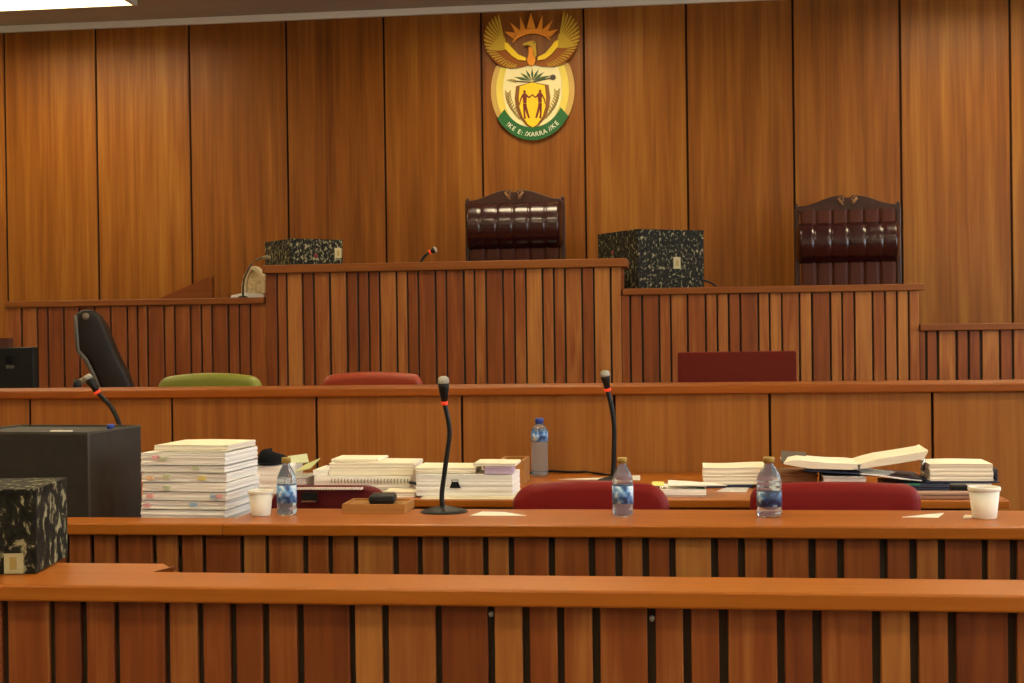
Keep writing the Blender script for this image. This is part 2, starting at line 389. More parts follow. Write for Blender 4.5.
# ---- front rail nearest the camera
ZD = 0.77
yf0 = PZ(512, 590, ZD).y; yf1 = PZ(512, 575, ZD).y
gr = thing('public_rail', 'slatted wooden rail with orange-brown top board nearest the camera', 'rail', (0, yf0, 0))
def loc(mb, base):    # shift a builder made in place coordinates to its thing
    bmesh.ops.translate(mb.bm, verts=mb.bm.verts[:], vec=-Vector(base)); return mb
B = Vector((0, yf0, 0))
X0, X1 = -2.9, 2.4
mb = MB().box(X0, X1, yf0, yf1, ZD-0.042, ZD, bev=0.006, tint=0.25); loc(mb, B).build('top_board', 'rail', gr)
YS = yf0+0.045
front_g = [(48.5,54.5),(80,86.5),(113.5,119),(164,169.5),(197,203),(229.5,236),(262,269),(296.5,303.5),(349,355),(381.5,388.5),(435,441.5),(487.5,494.5),(522,529.5),(557,564),(592,600),(647,655.5),(683,691),(719,728),(777,784.5),(812.5,821.5),(872,881),(910,919),(948,956.5),(1008,1017)]
front_t = [0.1,-.4,-.1,-.15,.3,.0,-.2,.2,-.4,1.0,.25,-.5,.85,-.1,.4,.0,.2,.1,0,-.3,.1,.75,.3,-.6,.2]
mb = MB(); slats(mb, X0, X1, front_g, YS, 630, 0.04, ZD-0.042, front_t); mb.box(X0, X1, YS+0.02, YS+0.04, 0.02, ZD-0.042, mat='gap')
loc(mb, B).build('slat_panel', 'slat', gr)
for px, py in ((491, 613.5), (652, 618)):
    p = P(px, py, YS+0.006); sc = MB(); sc.lathe([(0, 0.006), (0.005, 0.005), (0.007, 0), (0, 0)], 12, M4=Matrix.Translation(p)@Matrix.Rotation(PI/2, 4, 'X'))
    sc.box(p.x-0.004, p.x+0.004, p.y-0.001, p.y+0.02, p.z-0.008, p.z+0.002)
    loc(sc, B).build('screw', 'mesh_grey', gr)
# table leaf behind the left of the rail
pa = PZ(172, 573, ZD); pb = PZ(160, 565.5, ZD); yfar = PZ(115, 563, ZD).y
mb = MB()
t = bmesh.new(); lo_ = [(X0, yf1), (pa.x+0.01, yf1), (pb.x-0.004, yfar), (X0, yfar)]
f = t.faces.new([t.verts.new((a, b2, ZD-0.001)) for a, b2 in lo_]); r = bmesh.ops.extrude_face_region(t, geom=[f])
for v in [g for g in r['geom'] if isinstance(g, bmesh.types.BMVert)]: v.co.z = ZD-0.032
bmesh.ops.recalc_face_normals(t, faces=t.faces[:]); mb.add(t, 0.3); loc(mb, B).build('table_leaf', 'rail', gr)
# small dark wooden wedge block at its corner
w0 = PZ(152, 572, ZD); w1 = PZ(172.5, 572, ZD)
mb = MB().prism([(w0.x, ZD-0.001), (w1.x, ZD-0.001), (w1.x, ZD+0.0125)], yf1+0.006, yf1+0.03, tint=-0.6); loc(mb, B).build('corner_block', 'darkrail', gr)

# ---- second desk, with the bottles
yn0 = PZ(512, 525, ZD).y; yn1 = PZ(512, 509, ZD).y
XN0, XN1 = -3.0, 3.2
xcut = PZ(231, 520, ZD).x
B = Vector((0, yn0, 0))
dk = thing('counsel_desk', 'long slatted wooden desk carrying the foam cups, small bottles and standing microphone', 'desk', B)
mb = MB().box(xcut, XN1, yn0, yn1, ZD-0.04, ZD, bev=0.006, tint=0.0); loc(mb, B).build('top_board', 'rail', dk)
mb = MB().box(XN0, xcut-0.001, yn0, yn0+0.15, ZD-0.04, ZD, bev=0.006, tint=0.25); loc(mb, B).build('top_board', 'rail', dk)
ZW = ZD-0.09
mb = MB().box(XN0, P(226.5, 480, yn0+0.24).x+0.012, yn0+0.06, PZ(600, 500, 0.752).y-0.02, ZW-0.03, ZW, bev=0.003); loc(mb, B)
mb.build('worktop', 'rail', dk)
YSD = yn0+0.04
desk_g = [(89.7,94),(114,118.5),(152,156.5),(177,182),(202,206),(239.7,244),(265,269),(302.5,308),(327.8,332.7),(353.4,358),(392.4,398.7),(417.2,422.5),(442.6,449),(482.5,488.3),(508.2,514),(548.3,555),(588.5,595),(615,622),(642,649),(669,675.6),(711,718),(738,745),(766.5,772.7),(808.5,815.7),(837,844),(879.7,887.5),(909.4,916.8),(937.9,945),(981.8,988),(1010,1017.3)]
desk_t = [.1,.25,-.15,.35,.1,-.05,.6,.25,.2,.2,.5,-.35,.2,.15,.45,-.15,.0,-.25,.2,-.05,.75,-.4,.15,.0,-.25,.15,-.05,.2,-.3,.0,-.2]
pre = [(28,32.3),(65,69.4)]
mb = MB(); slats(mb, XN0, XN1, pre+desk_g, YSD, 560, 0.04, ZD-0.04, [.0,.1]+desk_t); mb.box(XN0, XN1, YSD+0.02, YSD+0.04, 0.02, ZD-0.04, mat='gap')
loc(mb, B).build('slat_panel', 'slat', dk)

# ---- third desk, with the papers
Z1 = 0.752
y10 = PZ(600, 500, Z1).y
x1r = PZ(1003, 497, Z1).x
B = Vector((0, y10, 0))
d1 = thing('paper_desk', 'wooden desk in front of the panelled barrier, spread with papers', 'desk', B)
mb = MB().box(-3.4, x1r, y10, YP-0.004, Z1-0.03, Z1, bev=0.004, tint=0.1); loc(mb, B).build('tabletop', 'rail', d1)
for xx in (-3.38, x1r-0.06):
    mb = MB().box(xx, xx+0.04, y10+0.1, YP-0.05, 0, Z1-0.03); loc(mb, B).build('side_panel', 'slat', d1)
mb = MB().box(-3.3, x1r-0.06, YP-0.3, YP-0.28, 0.2, Z1-0.03); loc(mb, B).build('modesty_panel', 'slat', d1)

# ---- registrar's barrier
ZP = P(512, 386.8, YP-0.03).z
B = Vector((0, YP, 0))
br = thing('registrar_barrier', 'wood-panelled barrier with a flat cap rail behind the paper desk', 'barrier', B)
mb = MB().box(-4.2, 3.4, YP-0.03, YP+0.33, ZP-0.04, ZP, bev=0.007, tint=-0.55); loc(mb, B).build('cap_rail', 'rail', br)
pe = [-4.2] + [P(px, 430, YP).x for px in (-112, 30, 172, 316.5, 462, 614.5, 770, 932.5)] + [2.15, 2.9, 3.4]
mb = MB().box(-4.2, 3.4, YP+0.012, YP+0.05, 0.0, ZP-0.04, mat='seam')
for k in range(len(pe)-1): mb.box(pe[k]+0.006, pe[k+1]-0.006, YP, YP+0.02, 0.0, ZP-0.04, bev=0.002, seg=1, tint=[0,-.15,-.1,-.15,.1,.0,.05,.0,.15,.1,0,0][k], mat='panel')
loc(mb, B).build('panel_board', 'panel', br)
mb = MB().box(-4.1, 3.3, YP+0.33, YP+0.6, 0.78, 0.81); loc(mb, B).build('writing_shelf', 'rail', br)

# ---- judges' bench
B = Vector((0, YB, 0))
bn = thing('judges_bench', 'high stepped wooden bench with vertical slats below the coat of arms', "judges' bench", B)
zc = P(450, 261.5, YB-0.05).z; zs = P(775, 286, YB-0.03).z; zr = P(970, 323.5, YB-0.03).z; z_left = P(130, 299.4, YB-0.03).z
xl = P(6, 340, YB).x; xc0 = P(267, 330, YB).x; xc1 = P(621.5, 330, YB).x; xs1 = P(919.5, 340, YB).x
XBR = 3.6
tw = 0.045; TWC = 0.058
rails = [(xl, xc0-0.012, 0.0, z_left, 0.5), (P(265,300,YB).x, P(627,264,YB).x, -0.03, zc, 0.30), (xc1+0.012, P(924.5,288,YB).x, 0.0, zs, 0.5), (xs1+0.002, XBR, 0.0, zr, 0.3)]
for a, b2, dy, z, dep in rails:
    mb = MB().box(a, b2, YB+dy-0.03, YB+dep, z-(TWC if z == zc else tw), z, bev=0.006, tint=(0.35 if z == zc else 0.1)); loc(mb, B).build('cap_rail', 'darkrail', bn)
left_g = [(20.8,23),(36.6,38.6),(47,49),(63,65),(78.6,80.6),(94,96),(110,112),(126.5,128.5),(136.8,138.7),(146.8,148.7),(163.4,165.2),(174,175.9),(189.8,191.7),(200.7,202.6),(211.3,213.1),(227.4,229.6),(238.7,240.3),(249.4,251.3)]
left_t = [.1,.2,-.2,-.4,-.3,-.3,-.1,-.1,-.2,.1,-.3,-.3,-.1,-.2,.1,-.4,-.2,-.35,.0]
cen_g = [(276.5,278.4),(286,288),(302,303.9),(313,315.2),(329,331.5),(346,348.2),(357.2,359.5),(368.3,370.2),(378.8,381),(395.9,398),(407,408.9),(417.7,419.6),(434.8,437),(445.7,447.6),(463,465.3),(474,476),(485.4,487.3),(502.4,504.3),(513.8,515.7),(525.3,527.2),(541.9,544.1),(553.2,555.3),(564.3,566.3),(581.4,583.4),(593.2,595.1),(610,612.2)]
cen_t = [-.5,.3,.6,-.3,.2,.4,-.4,-.25,-.2,.3,.4,-.2,-.35,-.2,-.4,.1,.25,-.3,-.1,.2,.65,.2,.1,.35,-.1,.6,.4]
rg = [(629.5,631.5),(641.4,643.6),(658.5,660.4),(670,672),(686.9,688.8),(705,706.8),(716.6,718.5),(728,730),(739.6,741.5),(757.6,759.6),(769,770.8),(781.2,783),(798.7,800.7),(811.2,813.3),(829.6,831.6),(841.5,843.4),(853.8,855.7),(871.9,873.8),(884.5,886.2),(896.3,898.3),(908,909.9)]
rtt = [.0,-.2,-.45,.2,.2,-.05,.3,.4,-.1,-.3,.2,.5,.35,.55,-.6,.5,.1,.4,.1,.3,.6,.2]
fg = [(925,927.7),(936.6,939.3),(955.3,958),(967.5,969.9),(979.7,982.7),(999,1001.2),(1011.7,1014.2)]
ft = [-.2,-.25,.25,-.3,-.35,.4,-.3,.0]
for (a, b2, gp, tn, py, zt, dy) in ((xl, xc0, left_g, left_t, 345, z_left-tw, 0.0), (xc0, xc1, cen_g, cen_t, 325, zc-TWC, -0.02), (xc1, xs1, rg, rtt, 340, zs-tw, 0.0), (xs1, XBR, fg, ft, 360, zr-tw, 0.0)):
    mb = MB(); slats(mb, a+0.001, b2-0.001, gp, YB+dy, py, 0.3, zt, tn, th=0.02); mb.box(a, b2, YB+dy+0.018, YB+dy+0.04, 0.25, zt, mat='gap'); loc(mb, B).build('slat_panel', 'slat', bn)
# side return of the raised centre, end panels, desktops
mb = MB().box(xc1-0.03, xc1-0.002, YB+0.022, YB+0.55, 0.9, zc-0.001, tint=-0.2); loc(mb, B).build('end_panel', 'slat', bn)
mb = MB().box(xc0+0.002, xc0+0.03, YB+0.022, YB+0.26, 0.9, zc-0.001, tint=-0.2); loc(mb, B).build('end_panel', 'slat', bn)
mb = MB().box(xs1-0.03, xs1-0.002, YB+0.05, YB+0.5, 0.3, zs-tw, tint=-0.2); loc(mb, B).build('end_panel', 'slat', bn)
ZCT = zc-0.10
mb = MB().box(xc0+0.032, xc1-0.032, YB+0.301, YB+0.72, ZCT-0.03, ZCT); loc(mb, B).build('desktop', 'darkrail', bn)
for a, b2, z in ((xl, xc0-0.012, z_left), (xc1+0.012, xs1, zs)):
    mb = MB().box(a, b2, YB+0.5, YB+0.95, z-0.035, z-0.001); loc(mb, B).build('desktop', 'darkrail', bn)
# raised floor behind the bench
struct(MB().box(xl, 3.6, YB+0.05, YW-0.005, 0, 0.9).build('floor_platform', 'carpet'))

# ------------------------------------------------------------------ judges' chairs
def judge_chair(label, rz_=1.18, rr_=0.182):
    t = thing('judge_chair', label, 'chair', (0, 0, 0), 0, "judges' high-backed leather chairs")
    w = 0.74
    # crest with two scrolls
    pts = [(-w/2+0.02, 1.33), (-w/2, 1.36)]
    for k in range(0, 9):
        u = k/8; x = -w/2+0.015+u*0.30; pts.append((x, 1.385+0.075*(0.5-0.5*math.cos(PI*u))))
    pts += [(-0.035, 1.462), (-0.02, 1.445), (0.02, 1.445), (0.035, 1.462)]
    for k in range(8, -1, -1):
        u = k/8; x = w/2-0.015-u*0.30; pts.append((x, 1.385+0.075*(0.5-0.5*math.cos(PI*u))))
    pts += [(w/2, 1.36), (w/2-0.02, 1.33)]
    cr = MB().prism(pts, -0.03, 0.035, bev=0.008).build('crest', 'darkwood', t)
    scm = plain('scroll_wood', (0.20, 0.09, 0.035), 0.35)
    for s in (-1, 1):
        q = []; sv = MB()
        for k in range(14):
            a = 2.0*PI*k/13; r = 0.026*(1-k/18); q.append((s*(0.048+r*math.cos(a)), -0.036, 1.425+r*math.sin(a)))
        sv.tube(q, 0.007, 6)
        sv.tube([(s*0.07, -0.036, 1.44), (s*0.045, -0.036, 1.40), (s*0.03, -0.036, 1.385)], [0.01, 0.014, 0.006], 8)
        sv.build('scroll', scm, cr)
    for s in (-1, 1):
        MB().box(s*w/2-0.018, s*w/2+0.018, -0.02, 0.04, 0.35, 1.37, bev=0.006).lathe([(0, 0), (0.014, 0.006), (0.018, 0.02), (0.01, 0.04), (0, 0.045)], 12, M4=Matrix.Translation((s*w/2, 0.01, 1.365))).build('post', 'darkwood', t)
    # fluted head roll
    nf = 6; wr = w-0.05; wo = w+0.01
    def roll(u, v):
        x = (u-0.5)*wo; k = abs((u*nf) % 1.0-0.5)*2          # 1 at the seam
        puff = 1-0.07*k**10
        e = min(u, 1-u)*wo; endf = min(1, max(0.0, e/0.03))**0.5 if e < 0.03 else 1
        a = PI*(v*1.12-0.06)
        return Vector((x, -0.02-0.155*math.sin(a)*puff*(0.35+0.65*endf), rz_+rr_*math.cos(a)*(0.75+0.25*endf)*(1-0.04*k**6)))
    MB().grid(roll, 96, 24).build('head_roll', 'burgundy', t)
    # pleated back
    def back(u, v):
        x = (u-0.5)*wr; k = abs((u*nf) % 1.0-0.5)*2
        return Vector((x, -0.055+0.022*k**8, 0.42+v*0.93))
    MB().grid(back, 96, 12).box(-wr/2, wr/2, -0.02, 0.03, 0.42, 1.34).build('backrest', 'burgundy_back', t)
    MB().box(-w/2, w/2, -0.58, 0.0, 0.36, 0.50, bev=0.05, seg=4, smooth=True).build('seat', 'burgundy', t)
    for s in (-1, 1):
        MB().box(s*(w/2+0.01)-0.04, s*(w/2+0.01)+0.04, -0.5, -0.021, 0.62, 0.70, bev=0.02, seg=3).box(s*(w/2+0.01)-0.02, s*(w/2+0.01)+0.02, -0.46, -0.40, 0.49, 0.63).build('armrest', 'darkwood', t)
    for sx in (-1, 1):
        for y in (-0.52, 0.0): MB().tube([(sx*(w/2-0.05), y, 0.0), (sx*(w/2-0.05), y, 0.37)], [0.022, 0.032], 12).build('leg', 'darkwood', t)
    return t
YCH = 10.75
jc = judge_chair('dark burgundy leather chair with fluted roll directly below the coat of arms')
p = P(514.5, 190, YCH); jc.location = (p.x, YCH, p.z-1.46)
p2 = P(847, 195.5, YCH)
jc2 = judge_chair('dark burgundy leather chair behind the lower right part of the bench', 1.105, 0.155); jc2.location = (p2.x, YCH, p2.z-1.46); jc2.rotation_euler.z = math.radians(-3)
# level blocks under the chairs
for c in (jc, jc2):
    z = c.location.z
    struct(MB().box(c.location.x-0.5, c.location.x+0.5, YCH-0.62, YCH+0.25, 0.9, z).build('floor_step', 'carpet'))

# ------------------------------------------------------------------ coat of arms
S = ppm(YW, 532)
ec = P(532, 75, YW-0.006)
ca = thing('coat_of_arms', 'gold, cream and green national coat of arms fixed high on the panelled wall', 'coat of arms', (ec.x, YW-0.001, ec.z))
def E(px, py): return ((px-532)/S, -(py-75)/S)
def Ep(pts): return [E(*q) for q in pts]
def ell(cx, cy, rx, ry, a0=0, a1=360, n=48): return [(cx+rx*math.cos(math.radians(a0+(a1-a0)*k/n)), cy+ry*math.sin(math.radians(a0+(a1-a0)*k/n))) for k in range(n+1)]
def ep(name, polys, mat, d0, d1, parent=ca, bev=0.0):
    mb = MB()
    for q in polys: mb.prism(Ep(q), -d1, -d0, bev=bev, seg=1)
    return mb.build(name, mat, parent)
def clip(q, y0): return [(x, max(y, y0+abs(x-532.5)*0.0)) for x, y in q if y > y0-9]
oval = clip(ell(532.5, 90, 42, 50, n=72)[:-1], 64)
body = ep('oval_shield', [oval], 'etan', 0.001, 0.012)
ep('yellow_band', [clip(ell(532.5, 89.5, 36.5, 46.5, n=72)[:-1], 64.5)], 'epale', 0.012, 0.018, body)
ep('cream_field', [clip(ell(532.5, 89, 29.5, 42, n=72)[:-1], 65)], 'ecream', 0.018, 0.024, body)
# green ribbon along the bottom
outer = ell(532.5, 90, 42.3, 50.3, 33, 147, 36); inner = ell(532.5, 86, 33.5, 41.5, 147, 33, 36)
outer = [(570.0, 118.5), (562, 115.5)][:0] + outer
rb = ep('ribbon', [outer+inner], 'egreen', 0.024, 0.034)
# motto letters along the ribbon
def glyph_mesh(ch, size):
    cu = bpy.data.curves.new('g', 'FONT'); cu.body = ch; cu.size = size; cu.align_x = 'CENTER'; cu.extrude = 0.002
    o = bpy.data.objects.new('g', cu); C.objects.link(o); dg = bpy.context.evaluated_depsgraph_get(); dg.update()
    me = bpy.data.meshes.new_from_object(o.evaluated_get(dg)); bpy.data.objects.remove(o); bpy.data.curves.remove(cu); return me
motto = '!KE E: /XARRA //KE'
wd = {'!': .45, ' ': .5, ':': .45, '/': .42}
tot = sum(wd.get(c, 1.0) for c in motto); a = 132.0; span = 84.0
mb = MB()
for c in motto:
    w_ = wd.get(c, 1.0)*span/tot; am = math.radians(a-w_/2); a -= w_
    if c == ' ': continue
    cx, cy = 532.5+37.8*math.cos(am), 88.2+46.2*math.sin(am)
    x, z = E(cx, cy); tx, tz = -37.8*math.sin(am), 46.2*math.cos(am); ang = math.atan2(tz, tx)   # direction towards smaller angle is -t
    me = glyph_mesh(c, 6.4/S); t = bmesh.new(); t.from_mesh(me); bpy.data.meshes.remove(me)
    th = math.atan2(tz, -tx)
    bmesh.ops.translate(t, verts=t.verts[:], vec=(0, -2.3/S, 0))
    Rm = Matrix.Translation((x, -0.036, z)) @ Matrix.Rotation(-th if False else math.atan2(-(-tz), -tx)*1.0, 4, Vector((0, -1, 0))) @ Matrix.Rotation(PI/2, 4, 'X')
    mb.add(t, M4=Rm)
mb.build('motto', 'ewhite', rb)
# inner gold shield
def shield(k):
    top = [(532.5-16.5*k, 88-2*k), (532.5-9*k, 86.5-2*k), (532.5, 83.5-1*k), (532.5+9*k, 86.5-2*k), (532.5+16.5*k, 88-2*k)]
    side = [(532.5+18*k, 98), (532.5+17*k, 106+2*k), (532.5+13*k, 115+3*k), (532.5+6*k, 121+5*k), (532.5, 124+5*k)]
    return top+side+[(1065-x, y) for x, y in side[::-1][1:]]
sh = ep('gold_shield', [shield(1.0)], 'edark' if False else 'etan', 0.024, 0.030)
ep('shield_border', [shield(0.97)], plain('shield_brown', (0.20, 0.075, 0.012), 0.5), 0.030, 0.033, sh)
ep('shield_field', [shield(0.76)], 'eyellow', 0.033, 0.036, sh)
# two facing figures
def figure(s):
    X = lambda v: 532.5+s*v
    P_ = []
    P_.append([(X(-9.2), 91.2), (X(-7.8), 90.4), (X(-6.6), 91.2), (X(-6.5), 92.8), (X(-7.4), 93.8), (X(-8.8), 93.4)])                      # head
    P_.append([(X(-8.6), 93.4), (X(-7.2), 93.4), (X(-5.2), 94.8), (X(-5.6), 99), (X(-6.0), 103.5), (X(-9.2), 103.5), (X(-9.4), 99), (X(-10.2), 95)])  # torso
    P_.append([(X(-5.6), 94.8), (X(-3.2), 97.2), (X(0), 94.6), (X(0.0), 96.0), (X(-3.2), 98.8), (X(-6), 96.8)])                          # raised arm
    P_.append([(X(-10.2), 95), (X(-9.2), 96), (X(-11.6), 101), (X(-12.4), 105), (X(-13.3), 104.6), (X(-12.4), 99.5)])                    # hanging arm
    P_.append([(X(-9.2), 103.8), (X(-6.0), 103.8), (X(-5.6), 107), (X(-4.4), 112), (X(-2.6), 118.5), (X(-4.4), 118.5), (X(-6.6), 112.5), (X(-7.6), 108)])  # leg
    P_.append([(X(-9.4), 104), (X(-7.6), 104.6), (X(-7.2), 110), (X(-7.4), 114), (X(-6.6), 119), (X(-8.6), 119), (X(-9.2), 112)])
    P_ = [q if s > 0 else q[::-1] for q in P_]
    ep('figure', P_, 'emaroon', 0.036, 0.040, sh)
figure(1); figure(-1)
# spear and knobkierie, leaves
ep('knobkierie', [[(532, 83.4), (532, 82.2), (551, 78.6), (551, 79.8)], ell(553.2, 78.6, 2.9, 2.7)[:-1]], 'edark', 0.026, 0.031)
ep('spear', [[(533, 83.6), (533, 82.4), (514, 80.3), (514, 81.3)]], 'edark', 0.026, 0.031)
ep('spearhead', [[(516, 82.6), (506.5, 79.6), (512, 78.8), (516.5, 80.0)]], 'eolive', 0.026, 0.031)
lv = []
for a_ in (-72, -48, -24, 0, 24, 48, 72):
    L = 14.5 if abs(a_) < 50 else 18; r_ = math.radians(a_); dx, dy = math.sin(r_), -math.cos(r_)*0.82
    b0 = (532.5+dx*1.5, 81.5+dy*1.0); nx, ny = -dy, dx
    lv.append([(b0[0], b0[1]), (b0[0]+dx*L*.5+nx*1.5, b0[1]+dy*L*.5+ny*1.5), (b0[0]+dx*L, b0[1]+dy*L), (b0[0]+dx*L*.5-nx*1.5, b0[1]+dy*L*.5-ny*1.5)])
ep('protea_leaves', lv, plain('leaf_green', (0.05, 0.10, 0.03), 0.5), 0.024, 0.029)
# ears of wheat
def wheat(s):
    q = []; pts = []
    for k in range(11):
        u = k/10; ang = math.radians(198-u*70) if False else 0
        x = 532.5+s*(-24.5+ 14.0*u**2.2); y = 92+28*u
        pts.append((x, y))
    for k in range(10):
        (x, y), (x2, y2) = pts[k], pts[k+1]
        w_ = 2.6 if k < 7 else 1.8
        for sg in (-1, 1):
            q.append([(x, y+1.4), (x+sg*w_, y-2.6), (x+sg*w_*1.1, y-0.6), (x+sg*0.4, y+2.4)])
        q.append([(x-.4, y), (x+.4, y), (x2+.4, y2), (x2-.4, y2)])
    ep('wheat_ear', q, 'eolive', 0.025, 0.031)
wheat(1); wheat(-1)
# bird: body, head, wings of separate feathers
def wing(s):
    X = lambda x: 532.5+s*(x-532.5)
    def arr(q): return [(X(x), y) for x, y in q]
    base = arr([(526, 61), (519, 58.5), (510, 53), (505, 45), (502.5, 32), (499, 16.5), (494, 18), (490, 22), (486.5, 29), (485, 37), (486, 45), (489, 53), (494, 60), (502, 66), (511, 68.5), (522, 67.5), (530, 65.5)])
    wg = ep('wing', [base], 'ebrown', 0.030, 0.040)
    fe = []                                     # upper gold feathers fanned out
    tips = [(499.5, 15.2), (496, 16.2), (492.6, 18.6), (489.6, 21.8), (487.2, 25.6), (485.6, 29.8), (484.6, 34.4), (484.4, 39), (485, 43.4), (486.4, 47.2)]
    for k, (tx_, ty_) in enumerate(tips):
        u = k/9; ox, oy = 504.5-u*2.5, 39+u*8.5
        dx, dy = tx_-ox, ty_-oy; L = math.hypot(dx, dy); nx, ny = -dy/L, dx/L
        fe.append(arr([(ox-nx*.4, oy-ny*.4), (ox+dx*.8-nx*1.25, oy+dy*.8-ny*1.25), (tx_-nx*.4, ty_-ny*.4), (tx_+nx*.7, ty_+ny*.7), (ox+dx*.8+nx*.9, oy+dy*.8+ny*.9), (ox+nx*.4, oy+ny*.4)]))
    ep('flight_feathers', fe, 'egold', 0.040, 0.045, wg)
    ep('covert', [arr([(505.5, 37), (502, 34), (495, 42), (489.5, 49), (498, 50.5), (506, 50), (507, 44)])], 'egold', 0.041, 0.047, wg)
    lo2 = []
    for k in range(11):
        u = k/10; x0_, y0_ = 505+u*15, 52.5+u*9.5; tx_, ty_ = 487.5+u*27, 50.5+17.5*math.sin(u*PI*.52)
        dx, dy = tx_-x0_, ty_-y0_; L = math.hypot(dx, dy); nx, ny = -dy/L*.65, dx/L*.65
        lo2.append(arr([(x0_+dx*.45-nx*.5, y0_+dy*.45-ny*.5), (tx_-nx, ty_-ny), (tx_+nx, ty_+ny), (x0_+dx*.45+nx*.5, y0_+dy*.45+ny*.5)]))
    ep('lower_feathers', lo2, 'egold', 0.040, 0.044, wg)
    ep('wing_arm', [arr([(506, 49), (505.5, 42.5), (509, 43.5), (513, 48.5), (519, 55), (526.5, 58.5), (526.5, 61.5), (519, 60.8), (512.5, 56), (508, 51)])], 'eyellow', 0.045, 0.055, wg)
wing(1); wing(-1)
ep('bird_body', [[(529.5, 48), (534, 48), (534.5, 56), (536.5, 61), (535.5, 65), (532, 67.5), (528.8, 65), (527.5, 61), (529.5, 55)]], 'eorange', 0.040, 0.056, bev=0.004)
ep('bird_head', [[(523.5, 46.5), (524.5, 44.4), (529, 43.2), (532, 42.2), (535.5, 42.6), (537, 44.6), (536.8, 48), (537.6, 57), (535.8, 59), (534.6, 52), (532.5, 48), (529, 46.2), (525, 47)]], 'egold', 0.050, 0.058)
ep('bird_eye', [ell(535.2, 44.2, 0.8, 0.8, n=12)[:-1]], 'edark', 0.058, 0.060)
# rising sun
tipb = [((505.5, 31.2), (518, 33.0), (513.5, 38.5)), ((510.8, 22.0), (521.5, 31.2), (517, 35)), ((521, 16.6), (526.5, 29.6), (521, 32)), ((531.8, 13.6), (536.2, 29), (527.6, 29))]
rays = [list(q) for q in tipb] + [[(1064.4-x, y) for x, y in q][::-1] for q in tipb[:3]]
sun = ep('sun', [[(513, 42.5), (515.5, 37), (520, 32.5), (526, 30), (532.5, 29.3), (539, 30), (545, 32.5), (549.5, 37), (552, 42.5), (545, 37.4), (538, 35), (532.5, 34.4), (527, 35), (520, 37.4)]], 'eorange', 0.012, 0.030)
ep('sun_rays', rays, 'eorange', 0.010, 0.026, sun)

# ------------------------------------------------------------------ boxes
def file_box(label, c, rz, w, d, h, mat, lab, hole=None, group='marbled archive boxes'):
    t = thing('archive_box', label, 'archive box', c, rz, group)
    MB().box(0, w, 0, d, 0, h, bev=0.004, seg=2).build('body', mat, t)
    MB().box(-0.0015, w+0.0015, -0.0015, d+0.0015, h-0.012, h+0.001, bev=0.002).build('lid_edge', mat, t)
    if lab:
        face, a, z, lw, lh = lab
        m_ = MB()
        if face == 'f': m_.box(a, a+lw, -0.003, 0.001, z, z+lh); m_.box(a+lw*.3, a+lw*.7, -0.004, 0.0, z+lh*.2, z+lh*.75, mat='eolive') if False else None
        else: m_.box(-0.003, 0.001, a, a+lw, z, z+lh)
        lo_ = m_.build('paper_label', 'boxlabel', t)
        if face == 'f': MB().box(a+lw*.32, a+lw*.68, -0.004, -0.002, z+lh*.22, z+lh*.72).build('label_print', 'eolive', lo_)
    if hole:
        face, a, z = hole
        Mx = Matrix.Translation((a, -0.001, z))@Matrix.Rotation(PI/2, 4, 'X') if face == 'f' else Matrix.Translation((-0.001, a, z))@Matrix.Rotation(-PI/2, 4, 'Y')
        MB().lathe([(0, 0.003), (0.016, 0.003), (0.018, 0.0), (0, 0)], 16, M4=Mx).build('finger_hole', 'emaroon', t)
    return t
# right bench box: nearest corner at column 638
Yb = 10.16
zt = P(638, 229, Yb).z; zb = zs+0.001
c = P(638, 260, Yb)
def span(px, Y, rz, x0):       # length of a face from the corner x0,Y along direction rz that ends at column px
    a = ray(px, 260); k = a.x/a.y
    return (k*Y-x0)/(math.cos(rz)-k*math.sin(rz))
rz = math.radians(33); wR = span(704, Yb, rz, c.x); dR = -span(598, Yb, rz+PI/2, c.x) if False else span(598, Yb, rz+PI/2, c.x)
file_box('black marbled archive box beside the raised centre of the bench, small label on front', (c.x, Yb, zb), rz, wR, dR, zt-zb, 'marble_a', ('f', wR*0.53, (zt-zb)*0.36, 0.06, 0.085), ('s', dR*0.62, (zt-zb)*0.66))
# left bench box: nearest corner at column 290, standing on the raised centre
Yb = YB+0.315
zt = P(290, 238.5, Yb).z; zb = ZCT+0.001
c = P(290, 250, Yb); rz = math.radians(40)
wL = span(343, Yb, rz, c.x); dL = span(265, Yb, rz+PI/2, c.x)
file_box('grey and black marbled archive box on the left end of the raised bench', (c.x, Yb, zb), rz, wL, dL, zt-zb, 'marble_b', ('f', wL*0.84, (zt-zb)*0.56, 0.055, 0.075), ('f', wL*0.48, (zt-zb)*0.6))

# nearest box at the left, on the table leaf
zt_ = 0
c = PZ(37, 574, ZD); zt = P(37, 489.5, c.y).z
rz = math.radians(9)
bx = file_box('large marbled archive box nearest the camera at the left edge', (0, 0, 0), 0, 0.32, 0.29, zt-ZD, 'marble_c', None)
# its visible right-front corner is at local (w, 0)
bx.rotation_euler = (0, 0, rz); bx.location = Vector((c.x, c.y+0.0, ZD+0.001)) - rot(rz)@Vector((0.32, 0, 0))
lo_ = MB().box(0.235, 0.285, -0.004, -0.001, 0.002, 0.055).build('paper_label', 'boxlabel', bx)
MB().box(0.25, 0.268, -0.005, -0.003, 0.012, 0.046).build('label_print', 'eolive', lo_)

